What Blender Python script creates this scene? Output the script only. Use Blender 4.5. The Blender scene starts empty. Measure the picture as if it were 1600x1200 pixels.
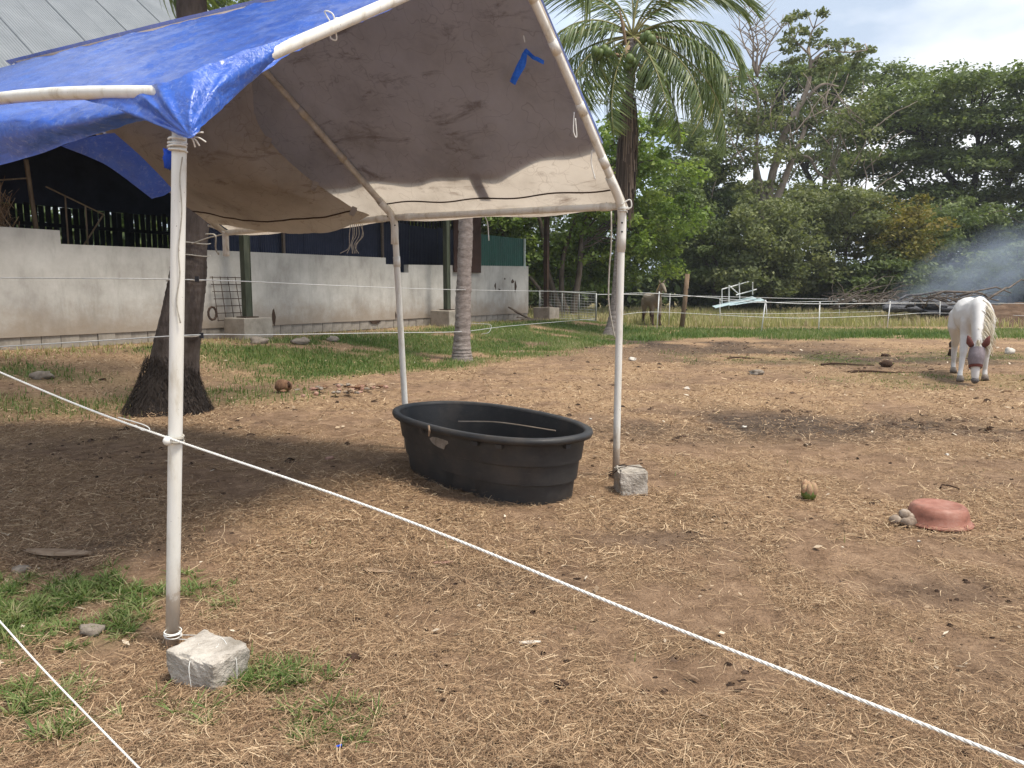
import bpy, math
import numpy as np
from mathutils import Vector, noise as mnoise

# ------------------------------------------------------------------ camera, sky, sun, exposure
scene = bpy.context.scene
COL = scene.collection
CAM_H, PITCH, FOC = 1.65, math.radians(6.89), 1200.0
cd = bpy.data.cameras.new('camera'); cam = bpy.data.objects.new('camera', cd); COL.objects.link(cam)
cam.location = (0, 0, CAM_H); cam.rotation_euler = (math.radians(90) - PITCH, 0, 0)
cd.sensor_width = 36; cd.lens = 27.0; cd.clip_start = .05; cd.clip_end = 3000
scene.camera = cam

SUN_EL, SUN_AZ = math.radians(65), math.radians(118)      # azimuth clockwise from +Y (view direction): high sun, from the right and a little behind the camera
SUN_STRENGTH, SKY_STRENGTH = 2.2, .138
world = bpy.data.worlds.new('World'); scene.world = world; world.use_nodes = True
nt = world.node_tree; nt.nodes.clear()
def wn(t, **k):
    n = nt.nodes.new(t)
    for a, v in k.items(): setattr(n, a, v)
    return n
out = wn('ShaderNodeOutputWorld'); bg = wn('ShaderNodeBackground'); bg.inputs[1].default_value = SKY_STRENGTH
sky = wn('ShaderNodeTexSky', sky_type='NISHITA', sun_disc=False, sun_elevation=SUN_EL, sun_rotation=SUN_AZ)
sky.air_density = 1.0; sky.dust_density = 1.5
tc = wn('ShaderNodeTexCoord'); mp = wn('ShaderNodeMapping'); mp.inputs['Scale'].default_value = (1.0, 1.0, 2.4)
mp.inputs['Location'].default_value = (.55, .2, .1)
n1 = wn('ShaderNodeTexNoise'); n1.inputs['Scale'].default_value = 2.1; n1.inputs['Detail'].default_value = 7; n1.inputs['Roughness'].default_value = .55
n1.inputs['Distortion'].default_value = .3
r1 = wn('ShaderNodeValToRGB'); r1.color_ramp.elements[0].position = .22; r1.color_ramp.elements[1].position = .50
n2 = wn('ShaderNodeTexNoise'); n2.inputs['Scale'].default_value = 3.3; n2.inputs['Detail'].default_value = 6
r2 = wn('ShaderNodeValToRGB')
r2.color_ramp.elements[0].position = .42; r2.color_ramp.elements[0].color = (2.15, 2.55, 3.15, 1)
r2.color_ramp.elements[1].position = .64; r2.color_ramp.elements[1].color = (4.5, 4.6, 4.7, 1)
mx = wn('ShaderNodeMixRGB')
L = nt.links.new
L(tc.outputs['Generated'], mp.inputs[0]); L(mp.outputs[0], n1.inputs[0]); L(mp.outputs[0], n2.inputs[0])
L(n1.outputs[0], r1.inputs[0]); L(n2.outputs[0], r2.inputs[0])
L(r1.outputs[0], mx.inputs[0]); L(sky.outputs[0], mx.inputs[1]); L(r2.outputs[0], mx.inputs[2])
L(mx.outputs[0], bg.inputs[0]); L(bg.outputs[0], out.inputs[0])
sd = bpy.data.lights.new('sun', 'SUN'); sun = bpy.data.objects.new('sun', sd); COL.objects.link(sun)
sd.energy = SUN_STRENGTH; sd.angle = math.radians(13.0); sd.color = (1, .93, .82)
sv = Vector((math.cos(SUN_EL) * math.sin(SUN_AZ), math.cos(SUN_EL) * math.cos(SUN_AZ), math.sin(SUN_EL)))
sun.rotation_euler = sv.to_track_quat('Z', 'Y').to_euler(); sun.location = (0, 0, 30)
scene.view_settings.view_transform = 'Standard'; scene.view_settings.look = 'None'
scene.view_settings.exposure = 1.1; scene.view_settings.gamma = 1; scene.view_settings.use_curve_mapping = False
scene.render.engine = 'CYCLES'
cy = scene.cycles
cy.use_denoising = True; cy.max_bounces = 7; cy.diffuse_bounces = 4; cy.glossy_bounces = 2; cy.transmission_bounces = 4
cy.transparent_max_bounces = 6; cy.volume_bounces = 0; cy.caustics_reflective = False; cy.caustics_refractive = False
cy.volume_step_rate = 2.0

# ------------------------------------------------------------------ helpers
rng = np.random.default_rng(11)
cp, sp = math.cos(PITCH), math.sin(PITCH)
def at(px, py, Y):
    """world point seen at photo pixel (px, py) at distance Y ahead of the camera"""
    u, v = (px - 800) / FOC, (600 - py) / FOC
    d = np.array([u, cp + v * sp, -sp + v * cp]); return np.array([0, 0, CAM_H]) + d * (Y / d[1])
def hash2(ix, iy, seed):
    h = (ix.astype(np.int64) * 374761393 + iy.astype(np.int64) * 668265263 + seed * 974711) & 0x7fffffff
    h = ((h ^ (h >> 13)) * 1274126177) & 0x7fffffff
    return ((h ^ (h >> 16)) & 0xffffff) / float(0xffffff)
def vnoise(x, y, seed=0):
    x = np.asarray(x, float); y = np.asarray(y, float)
    ix, iy = np.floor(x), np.floor(y); fx, fy = x - ix, y - iy
    fx = fx * fx * (3 - 2 * fx); fy = fy * fy * (3 - 2 * fy)
    a, b = hash2(ix, iy, seed), hash2(ix + 1, iy, seed); c, d = hash2(ix, iy + 1, seed), hash2(ix + 1, iy + 1, seed)
    return a + (b - a) * fx + (c - a) * fy + (a - b - c + d) * fx * fy
def fbm(x, y, seed=0, o=4):
    s = 0; a = .5
    for i in range(o): s = s + a * vnoise(np.asarray(x) * 2 ** i, np.asarray(y) * 2 ** i, seed + i); a *= .5
    return s / (1 - .5 ** o)
def sstep(a, b, x):
    t = np.clip((x - a) / (b - a), 0, 1); return t * t * (3 - 2 * t)
W0 = np.array([-10.2, 15.3]); WA = np.array([.524, .851]); WN = np.array([.851, -.524])     # barn wall line
def wall_d(x, y): return (x - W0[0]) * WN[0] + (y - W0[1]) * WN[1]
def gz(x, y):
    """ground height"""
    x = np.asarray(x, float); y = np.asarray(y, float)
    d = wall_d(x, y)
    s = (x - W0[0]) * WA[0] + (y - W0[1]) * WA[1]
    z = .45 * (1 - sstep(1.2, 6.0, d)) * (1 - .8 * sstep(20.5, 26, s)) + .012 * np.maximum(0, y - 38)
    z = z + .10 * (fbm(x * .22, y * .22, 3, 2) - .5) * sstep(7, 14, y)
    near = 1 - sstep(14, 26, y)
    z = z + near * (.045 * (fbm(x * 1.3, y * 1.3, 5, 3) - .5) + .028 * (fbm(x * 6, y * 6, 9, 3) - .5))
    z = z + near * .06 * np.clip(fbm(x * 2.1 + 7, y * 2.1, 21, 3) - .58, 0, 1) * 3 * fbm(x * 9, y * 9, 22, 2)
    return z
def ground_at(px, py):
    u, v = (px - 800) / FOC, (600 - py) / FOC
    d = np.array([u, cp + v * sp, -sp + v * cp]); z = 0.
    for _ in range(25):
        p = np.array([0, 0, CAM_H]) + d * ((z - CAM_H) / d[2]); z = float(gz(p[0], p[1])) * .6 + z * .4
    return np.array([p[0], p[1], float(gz(p[0], p[1]))])

def link(o, parent=None):
    COL.objects.link(o)
    if parent is not None: o.parent = parent
    return o
def tag(o, label=None, cat=None, group=None, kind=None):
    if label: o['label'] = label
    if cat: o['category'] = cat
    if group: o['group'] = group
    if kind: o['kind'] = kind
    return o
def empty(name, loc, label=None, cat=None, group=None, rz=0):
    o = bpy.data.objects.new(name, None); COL.objects.link(o); o.location = tuple(map(float, loc)); o.rotation_euler = (0, 0, rz)
    o.empty_display_size = .1
    return tag(o, label, cat, group)
def obj(name, me, mat=None, parent=None, loc=None, world_coords=True):
    o = bpy.data.objects.new(name, me); link(o, parent)
    if mat and not me.materials: me.materials.append(mat)
    if parent is not None and world_coords:
        o.matrix_parent_inverse = parent_inv(parent)
    if loc is not None: o.location = tuple(map(float, loc))
    return o
def parent_inv(p):
    from mathutils import Matrix
    M = Matrix.Translation(p.location) @ p.rotation_euler.to_matrix().to_4x4()
    return M.inverted()
def set_attr(me, name, arr):
    a = me.attributes.new(name, 'FLOAT', 'POINT'); a.data.foreach_set('value', np.asarray(arr, np.float32))
def mesh_py(name, V, F, smooth=False):
    me = bpy.data.meshes.new(name); me.from_pydata([tuple(map(float, v)) for v in V], [], [tuple(map(int, f)) for f in F]); me.update()
    if smooth: me.polygons.foreach_set('use_smooth', [True] * len(me.polygons))
    return me
def mesh_q(name, V, Q, smooth=False, attrs=None):
    V = np.asarray(V, np.float32).reshape(-1, 3); Q = np.asarray(Q, np.int32).reshape(-1, 4)
    me = bpy.data.meshes.new(name); me.vertices.add(len(V)); me.vertices.foreach_set('co', V.ravel())
    me.loops.add(Q.size); me.loops.foreach_set('vertex_index', Q.ravel())
    me.polygons.add(len(Q)); me.polygons.foreach_set('loop_start', np.arange(0, Q.size, 4, dtype=np.int32))
    if smooth: me.polygons.foreach_set('use_smooth', np.ones(len(Q), bool))
    me.update(calc_edges=True)
    for k, a in (attrs or {}).items(): set_attr(me, k, a)
    return me
def ribbons(name, C, S, W, rnd=None, smooth=False):
    """C (N,K,3) centre lines, S (N,3) or (N,K,3) unit side vectors, W (N,K) half widths"""
    N, K, _ = C.shape
    if S.ndim == 2: S = S[:, None, :]
    V = np.stack([C - S * W[..., None], C + S * W[..., None]], 2)
    i = (np.arange(N)[:, None] * K + np.arange(K - 1)[None]) * 2
    Q = np.stack([i, i + 1, i + 3, i + 2], -1)
    at_ = {'rnd': np.repeat(rnd, K * 2)} if rnd is not None else None
    return mesh_q(name, V, Q, smooth, at_)
class MB:
    """collects shapes into one mesh"""
    def __init__(s): s.V = []; s.F = []
    def add(s, V, F):
        o = len(s.V); s.V += [tuple(map(float, v)) for v in V]; s.F += [tuple(int(i) + o for i in f) for f in F]; return s
    def box(s, c, size, rz=0, rx=0, ry=0, jit=0):
        from mathutils import Euler
        R = np.array(Euler((rx, ry, rz)).to_matrix())
        v = np.array([[x, y, z] for x in (-.5, .5) for y in (-.5, .5) for z in (-.5, .5)]) * np.array(size)
        if jit: v = v + rng.normal(size=v.shape) * jit
        v = v @ R.T + np.array(c)
        return s.add(v, [(0, 1, 3, 2), (4, 6, 7, 5), (0, 4, 5, 1), (2, 3, 7, 6), (0, 2, 6, 4), (1, 5, 7, 3)])
    def tube(s, P, r, n=8, cap=True, ell=None):
        P = np.asarray(P, float); K = len(P); r = np.broadcast_to(np.asarray(r, float), (K,))
        T = np.gradient(P, axis=0); T /= np.linalg.norm(T, axis=1, keepdims=True) + 1e-9
        up = np.array([0, 0, 1.]) if abs(T[0][2]) < .9 else np.array([1., 0, 0])
        a = np.linspace(0, 2 * np.pi, n, endpoint=False); V = []
        x = np.cross(up, T[0]); x /= np.linalg.norm(x)
        for k in range(K):
            x = x - T[k] * x.dot(T[k]); x /= np.linalg.norm(x) + 1e-9; y = np.cross(T[k], x)
            V.append(P[k] + r[k] * (np.cos(a)[:, None] * x + np.sin(a)[:, None] * y))
        V = np.concatenate(V)
        F = [(k * n + i, k * n + (i + 1) % n, (k + 1) * n + (i + 1) % n, (k + 1) * n + i) for k in range(K - 1) for i in range(n)]
        if cap: F += [tuple(range(n - 1, -1, -1)), tuple((K - 1) * n + i for i in range(n))]
        return s.add(V, F)
    def loft(s, rings):
        """rings: list of (n,3) arrays, capped"""
        n = len(rings[0]); K = len(rings)
        F = [(k * n + i, k * n + (i + 1) % n, (k + 1) * n + (i + 1) % n, (k + 1) * n + i) for k in range(K - 1) for i in range(n)]
        F += [tuple(range(n - 1, -1, -1)), tuple((K - 1) * n + i for i in range(n))]
        return s.add(np.concatenate(rings), F)
    def blob(s, c, r, seed=0, amp=.15, nu=8, nv=6, rz=0):
        a = np.linspace(0, 2 * np.pi, nu, endpoint=False); V = [(0, 0, -1)]
        for j in range(1, nv):
            ph = -np.pi / 2 + np.pi * j / nv
            V += [(math.cos(ph) * math.cos(t), math.cos(ph) * math.sin(t), math.sin(ph)) for t in a]
        V.append((0, 0, 1)); V = np.array(V)
        k = np.array([1 + amp * mnoise.noise(Vector((v[0] * 1.7 + seed * 3.1, v[1] * 1.7, v[2] * 1.7 - seed))) * 2 for v in V])
        V = V * k[:, None] * np.array(r); R = np.array([[math.cos(rz), -math.sin(rz), 0], [math.sin(rz), math.cos(rz), 0], [0, 0, 1]])
        V = V @ R.T + np.array(c)
        F = [(0, 1 + (i + 1) % nu, 1 + i) for i in range(nu)]
        for j in range(nv - 2): F += [(1 + j * nu + i, 1 + j * nu + (i + 1) % nu, 1 + (j + 1) * nu + (i + 1) % nu, 1 + (j + 1) * nu + i) for i in range(nu)]
        t = len(V) - 1; F += [(t, 1 + (nv - 2) * nu + i, 1 + (nv - 2) * nu + (i + 1) % nu) for i in range(nu)]
        return s.add(V, F)
    def build(s, name, mat, parent=None, smooth=False, bevel=0):
        o = obj(name, mesh_py(name, s.V, s.F, smooth), mat, parent)
        if bevel:
            m = o.modifiers.new('bevel', 'BEVEL'); m.width = bevel; m.segments = 2; m.limit_method = 'ANGLE'
        return o
def smooth_path(P, n):
    """Catmull-Rom through the points"""
    P = np.asarray(P, float); K = len(P); Q = np.vstack([2 * P[0] - P[1], P, 2 * P[-1] - P[-2]])
    t = np.linspace(0, K - 1, n); i = np.minimum(t.astype(int), K - 2); f = (t - i)[:, None]
    a, b, c, d = Q[i], Q[i + 1], Q[i + 2], Q[i + 3]
    return .5 * (2 * b + (c - a) * f + (2 * a - 5 * b + 4 * c - d) * f ** 2 + (3 * b - a - 3 * c + d) * f ** 3)
def patch(grid, nu, nv):
    """grid [rows][cols] of points -> (nv, nu, 3) smooth surface"""
    G = np.array(grid, float); rows = np.stack([smooth_path(r, nu) for r in G])
    return np.stack([smooth_path(rows[:, j], nv) for j in range(nu)], 1)
def grid_mesh(name, S, smooth=True, mask=None):
    nv, nu, _ = S.shape
    i = np.arange(nv - 1)[:, None] * nu + np.arange(nu - 1)[None]
    Q = np.stack([i, i + 1, i + nu + 1, i + nu], -1)
    if mask is not None: Q = Q[mask]
    return mesh_q(name, S, Q.reshape(-1, 4), smooth)
def wrinkle(S, amp, freq, seed=0, stretch=(1, 1, 1)):
    dv, du = np.gradient(S, axis=0), np.gradient(S, axis=1)
    n = np.cross(du, dv); n /= np.linalg.norm(n, axis=-1, keepdims=True) + 1e-9
    h = np.zeros(S.shape[:2])
    for a in range(S.shape[0]):
        for b in range(S.shape[1]):
            p = S[a, b] * np.array(stretch)
            h[a, b] = mnoise.fractal(Vector(p * freq) + Vector((seed * 7.3, 0, 0)), .8, 2.0, 4)
    return S + n * (h * amp)[..., None]

# ------------------------------------------------------------------ materials
def mat_new(name):
    m = bpy.data.materials.new(name); m.use_nodes = True; t = m.node_tree; t.nodes.clear()
    o = t.nodes.new('ShaderNodeOutputMaterial'); return m, t, o
def N(t, typ, **k):
    n = t.nodes.new(typ)
    for a, v in k.items():
        if a in n.inputs.keys(): n.inputs[a].default_value = v
        else: setattr(n, a, v)
    return n
def ramp(t, fac, stops):
    r = t.nodes.new('ShaderNodeValToRGB'); e = r.color_ramp.elements
    while len(e) < len(stops): e.new(.5)
    for k, (p, c) in zip(e, stops): k.position = p; k.color = (*c, 1) if len(c) == 3 else c
    if fac is not None: t.links.new(fac, r.inputs[0])
    return r.outputs[0]
def noise_tex(t, scale, detail=5, rough=.6, coords='Object', stretch=None, distort=0):
    c = t.nodes.new('ShaderNodeTexCoord'); s = c.outputs[coords]
    if stretch:
        m = t.nodes.new('ShaderNodeMapping'); m.inputs['Scale'].default_value = stretch; t.links.new(s, m.inputs[0]); s = m.outputs[0]
    n = t.nodes.new('ShaderNodeTexNoise'); n.inputs['Scale'].default_value = scale; n.inputs['Detail'].default_value = detail
    n.inputs['Roughness'].default_value = rough; n.inputs['Distortion'].default_value = distort; t.links.new(s, n.inputs[0]); return n.outputs[0]
def mixc(t, fac, a, b, mode='MIX'):
    m = t.nodes.new('ShaderNodeMixRGB'); m.blend_type = mode
    for i, v in ((0, fac), (1, a), (2, b)):
        if hasattr(v, 'node'): t.links.new(v, m.inputs[i])
        else: m.inputs[i].default_value = v if i == 0 else ((*v, 1) if len(v) == 3 else v)
    return m.outputs[0]
def principled(t, o, color, rough=.8, spec=.3, bump=None, bump_strength=.3, bump_dist=.02, metal=0):
    b = t.nodes.new('ShaderNodeBsdfPrincipled')
    if hasattr(color, 'node'): t.links.new(color, b.inputs['Base Color'])
    else: b.inputs['Base Color'].default_value = (*color, 1)
    if hasattr(rough, 'node'): t.links.new(rough, b.inputs['Roughness'])
    else: b.inputs['Roughness'].default_value = rough
    b.inputs['Specular IOR Level'].default_value = spec; b.inputs['Metallic'].default_value = metal
    if bump is not None:
        p = t.nodes.new('ShaderNodeBump'); p.inputs['Strength'].default_value = bump_strength; p.inputs['Distance'].default_value = bump_dist
        t.links.new(bump, p.inputs['Height']); t.links.new(p.outputs[0], b.inputs['Normal'])
    if o is not None: t.links.new(b.outputs[0], o.inputs['Surface'])
    return b
def mat_mottled(name, stops, scale=6, rough=.85, spec=.25, bump=.3, bdist=.01, stretch=None, detail=6, metal=0):
    m, t, o = mat_new(name); n = noise_tex(t, scale, detail, .65, stretch=stretch)
    f = noise_tex(t, scale * 7, 4, .6, stretch=stretch)
    principled(t, o, ramp(t, n, stops), rough, spec, f, bump, bdist, metal); return m
def mat_rnd(name, stops, rough=.8, spec=.2, transl=0., attr='rnd', tcol=None):
    m, t, o = mat_new(name); a = t.nodes.new('ShaderNodeAttribute'); a.attribute_name = attr
    c = ramp(t, a.outputs['Fac'], stops)
    b = principled(t, None if transl else o, c, rough, spec)
    if transl:
        tr = t.nodes.new('ShaderNodeBsdfTranslucent')
        c2 = mixc(t, 1., c, tcol or (1.25, 1.35, .7), 'MULTIPLY'); t.links.new(c2, tr.inputs[0])
        mx = t.nodes.new('ShaderNodeMixShader'); mx.inputs[0].default_value = transl
        t.links.new(b.outputs[0], mx.inputs[1]); t.links.new(tr.outputs[0], mx.inputs[2]); t.links.new(mx.outputs[0], o.inputs['Surface'])
    return m
M = {}
def pipe_mat():
    m, t, o = mat_new('painted_pipe'); n = noise_tex(t, 5, 9, .65, stretch=(2.5, 2.5, .7)); col = ramp(t, n, [(.27, (.30, .23, .16)), (.36, (.58, .54, .46)), (.48, (.72, .70, .64)), (.75, (.79, .78, .74))])
    g = t.nodes.new('ShaderNodeNewGeometry'); sx = t.nodes.new('ShaderNodeSeparateXYZ'); t.links.new(g.outputs['Position'], sx.inputs[0])
    ma = N(t, 'ShaderNodeMath', operation='MULTIPLY_ADD'); t.links.new(noise_tex(t, 9, 6, .75), ma.inputs[0]); ma.inputs[1].default_value = -.45; t.links.new(sx.outputs['Z'], ma.inputs[2])
    col = mixc(t, ramp(t, ma.outputs[0], [(.0, (.75, .75, .75)), (.02, (.4, .4, .4)), (.25, (0, 0, 0))]), col, (.36, .27, .19))       # mud splashes low down
    sp2 = noise_tex(t, 60, 3, .6); col = mixc(t, ramp(t, sp2, [(.70, (0, 0, 0)), (.74, (.8, .8, .8))]), col, (.14, .09, .06))                 # rust specks
    principled(t, o, col, .48, .4, n, .15, .002); return m
M['pipe'] = pipe_mat()
M['pipe_inner'] = mat_mottled('weathered_pipe', [(.3, (.30, .26, .20)), (.5, (.52, .48, .41)), (.7, (.64, .61, .55))], 9, .6, .3, .2, .002)
M['white_cord'] = mat_mottled('white_cord', [(.3, (.62, .60, .55)), (.7, (.80, .79, .75))], 40, .8, .2, .3, .002)
M['grey_cord'] = mat_mottled('grey_cord', [(.3, (.30, .27, .22)), (.7, (.5, .47, .41))], 40, .9, .1, .3, .002)
M['black_plastic_small'] = mat_mottled('black_insulator', [(.3, (.012, .012, .015)), (.7, (.03, .03, .035))], 20, .5)
M['steel_wire'] = mat_mottled('fence_wire', [(.3, (.42, .42, .42)), (.7, (.62, .62, .60))], 20, .5, .4)
M['white_post'] = mat_mottled('white_plastic_post', [(.3, (.66, .66, .63)), (.7, (.82, .82, .80))], 8, .5, .3)
M['rust_wire'] = mat_mottled('rusty_wire', [(.3, (.03, .02, .015)), (.7, (.08, .05, .035))], 30, .9)
M['concrete_block'] = mat_mottled('rough_concrete', [(.28, (.22, .19, .15)), (.5, (.42, .375, .32)), (.72, (.60, .55, .48))], 9, .95, .1, .9, .012)
M['cinder'] = mat_mottled('cinder_block', [(.3, (.20, .175, .145)), (.7, (.34, .31, .265))], 5, .95, .1, .6, .008)
M['footing'] = mat_mottled('footing_concrete', [(.25, (.17, .145, .115)), (.5, (.31, .275, .23)), (.75, (.40, .365, .31))], 3, .95, .1, .5, .008)
M['green_paint'] = mat_mottled('green_steel', [(.25, (.03, .032, .02)), (.5, (.052, .06, .038)), (.75, (.085, .085, .058))], 4, .6, .3, stretch=(3, 3, .6))
M['brown_steel'] = mat_mottled('rust_steel', [(.3, (.035, .022, .016)), (.7, (.075, .045, .03))], 4, .8, .2)
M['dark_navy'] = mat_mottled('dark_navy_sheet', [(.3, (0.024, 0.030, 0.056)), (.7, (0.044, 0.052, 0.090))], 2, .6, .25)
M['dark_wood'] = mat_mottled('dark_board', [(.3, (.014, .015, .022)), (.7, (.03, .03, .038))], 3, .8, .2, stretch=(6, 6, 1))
M['green_sheet'] = mat_mottled('green_sheet', [(.3, (.004, .05, .036)), (.7, (.008, .078, .055))], 3, .5, .35)
M['pale_trim'] = mat_mottled('pale_trim', [(.3, (.35, .42, .38)), (.7, (.5, .56, .52))], 4, .6)
M['brown_sheet'] = mat_mottled('brown_sheet', [(.3, (.035, .018, .013)), (.7, (.075, .038, .028))], 2, .8, .2)
M['galv'] = mat_mottled('galvanised_pipe', [(.3, (.22, .23, .22)), (.7, (.36, .37, .35))], 8, .5, .4, metal=.3)
M['grey_wood'] = mat_mottled('weathered_board', [(.3, (.16, .12, .085)), (.7, (.33, .26, .20))], 6, .95, .1, .6, .005, (1, 8, 8))
M['post_wood'] = mat_mottled('wooden_post', [(.3, (.12, .08, .05)), (.7, (.26, .185, .125))], 5, .95, .1, .6, .01, (4, 4, .5))
M['coconut_brown'] = mat_mottled('brown_husk', [(.3, (.10, .05, .028)), (.55, (.21, .115, .065)), (.75, (.34, .22, .14))], 9, .8, .2, .5, .01, (3, 3, 1))
M['coconut_dark'] = mat_mottled('dark_husk', [(.3, (.03, .018, .012)), (.7, (.09, .055, .038))], 9, .9, .1, .6, .01)
M['coconut_green'] = mat_mottled('green_coconut', [(.3, (.05, .085, .015)), (.7, (.13, .17, .04))], 4, .5, .35)
M['coconut_pink'] = mat_mottled('drying_husk', [(.3, (.30, .15, .085)), (.5, (.42, .27, .17)), (.7, (.30, .25, .12))], 9, .85, .15, .5, .008, (4, 4, 1))
M['shell_white'] = mat_mottled('bleached_shell', [(.3, (.45, .40, .34)), (.7, (.68, .64, .57))], 12, .9, .1, .4, .006)
M['stone'] = mat_mottled('field_stone', [(.3, (.17, .14, .11)), (.7, (.34, .29, .24))], 8, .95, .1, .6, .01)
M['nut'] = mat_mottled('nut_shell', [(.3, (.13, .09, .065)), (.55, (.30, .235, .18)), (.75, (.46, .40, .34))], 14, .8, .2, .4, .006)
M['dry_leaf'] = mat_mottled('dry_sheath', [(.3, (.24, .16, .10)), (.7, (.42, .31, .215))], 9, .9, .1, .4, .004, (1, 6, 1))
M['pink_leaf'] = mat_mottled('reddish_sheath', [(.3, (.30, .16, .12)), (.7, (.42, .27, .21))], 9, .9, .1, .3, .004)
M['hay'] = mat_mottled('hay', [(.3, (0.144, 0.096, 0.056)), (.7, (0.352, 0.256, 0.144))], 10, .95, .1, .9, .04)
M['horse_tan'] = mat_mottled('dun_coat', [(.3, (.14, .11, .08)), (.6, (.22, .18, .13)), (.8, (.29, .245, .185))], 1.5, .75, .2)
M['horse_dark'] = mat_mottled('dark_points', [(.3, (.035, .022, .016)), (.7, (.085, .05, .035))], 3, .8, .2)
M['horse_white'] = mat_mottled('white_coat', [(.25, (.44, .42, .40)), (.5, (.60, .585, .57)), (.8, (.66, .65, .635))], 1.6, .7, .2, .15, .01)
M['muzzle'] = mat_mottled('grey_muzzle', [(.3, (.05, .045, .045)), (.7, (.15, .135, .13))], 6, .6, .3)
M['hoof'] = mat_mottled('hoof', [(.3, (.16, .13, .11)), (.7, (.30, .26, .22))], 8, .7, .3)
M['mane'] = mat_rnd('cream_mane', [(0, (.48, .42, .31)), (1, (.74, .69, .57))], .6, .3)
M['tail'] = mat_rnd('yellow_tail', [(0, (.42, .28, .12)), (1, (.64, .48, .26))], .6, .3)
M['mask_mesh'] = mat_mottled('fly_mask_mesh', [(.3, (.15, .125, .135)), (.7, (.24, .205, .22))], 14, .8, .2, .3, .003)
M['mask_trim'] = mat_mottled('fly_mask_trim', [(.3, (.10, .035, .03)), (.7, (.17, .06, .05))], 14, .8, .2)
M['ash'] = mat_mottled('ash', [(.3, (.05, .05, .055)), (.7, (.20, .20, .21))], 5, 1, 0, .8, .05)
M['pale_brown'] = mat_mottled('pale_brown_mottled', [(.3, (.15, .115, .085)), (.7, (.36, .30, .24))], 3, .95, .1)
M['brush'] = mat_mottled('grey_brush', [(.3, (.07, .055, .045)), (.7, (.20, .165, .135))], 3, .95, .1)
M['mound'] = mat_mottled('mound_soil', [(.25, (.06, .04, .028)), (.5, (.13, .085, .058)), (.75, (.22, .155, .11))], 1.6, 1, 0, 1., .08)
M['teal'] = mat_mottled('pale_blue_sheet', [(.3, (.35, .48, .52)), (.7, (.58, .68, .70))], 3, .5, .3)
M['blue_rag'] = mat_mottled('blue_rag', [(.3, (.012, .06, .42)), (.7, (.02, .09, .58))], 15, .6, .3)

def rag_mat():
    m, t, o = mat_new('rag_cloth'); n = noise_tex(t, 30, 5, .7); c = ramp(t, n, [(.3, (.02, .12, .60)), (.7, (.05, .22, .85))]); b = principled(t, None, c, .6, .3)
    tr = t.nodes.new('ShaderNodeBsdfTranslucent'); t.links.new(c, tr.inputs[0]); mx = t.nodes.new('ShaderNodeMixShader'); mx.inputs[0].default_value = .45
    t.links.new(b.outputs[0], mx.inputs[1]); t.links.new(tr.outputs[0], mx.inputs[2]); t.links.new(mx.outputs[0], o.inputs['Surface']); return m
M['rag'] = rag_mat()
def blue_tarp_mat():
    m, t, o = mat_new('blue_tarp')
    n = noise_tex(t, 2.2, 5, .6); col = ramp(t, n, [(.3, (.008, .10, .58)), (.6, (.014, .155, .80)), (.85, (.04, .22, .88))])
    sc = noise_tex(t, 20, 8, .8, stretch=(1, 2.0, 1.4), distort=.3)                   # scuffed, flaking coating, plus a whitish sheen painted into the colour
    sm = ramp(t, sc, [(.53, (0, 0, 0)), (.80, (.9, .9, .9))])
    col = mixc(t, sm, col, (.50, .62, .93))
    w = noise_tex(t, 26, 5, .7, stretch=(1, 1.8, 1)); w2 = noise_tex(t, 5.5, 5, .65, stretch=(1, 1.6, 1.2), distort=1.2)
    add = N(t, 'ShaderNodeMath', operation='MULTIPLY_ADD'); t.links.new(w2, add.inputs[0]); add.inputs[1].default_value = 3.; t.links.new(w, add.inputs[2])
    b = principled(t, None, col, .24, .9, add.outputs[0], .42, .020); b.inputs['Coat Weight'].default_value = .35; b.inputs['Coat Roughness'].default_value = .16
    tr = t.nodes.new('ShaderNodeBsdfTranslucent'); tr.inputs[0].default_value = (.26, .255, .31, 1)
    mx = t.nodes.new('ShaderNodeMixShader'); mx.inputs[0].default_value = .30
    t.links.new(b.outputs[0], mx.inputs[1]); t.links.new(tr.outputs[0], mx.inputs[2]); t.links.new(mx.outputs[0], o.inputs['Surface'])
    return m
M['blue_tarp'] = blue_tarp_mat()
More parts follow.
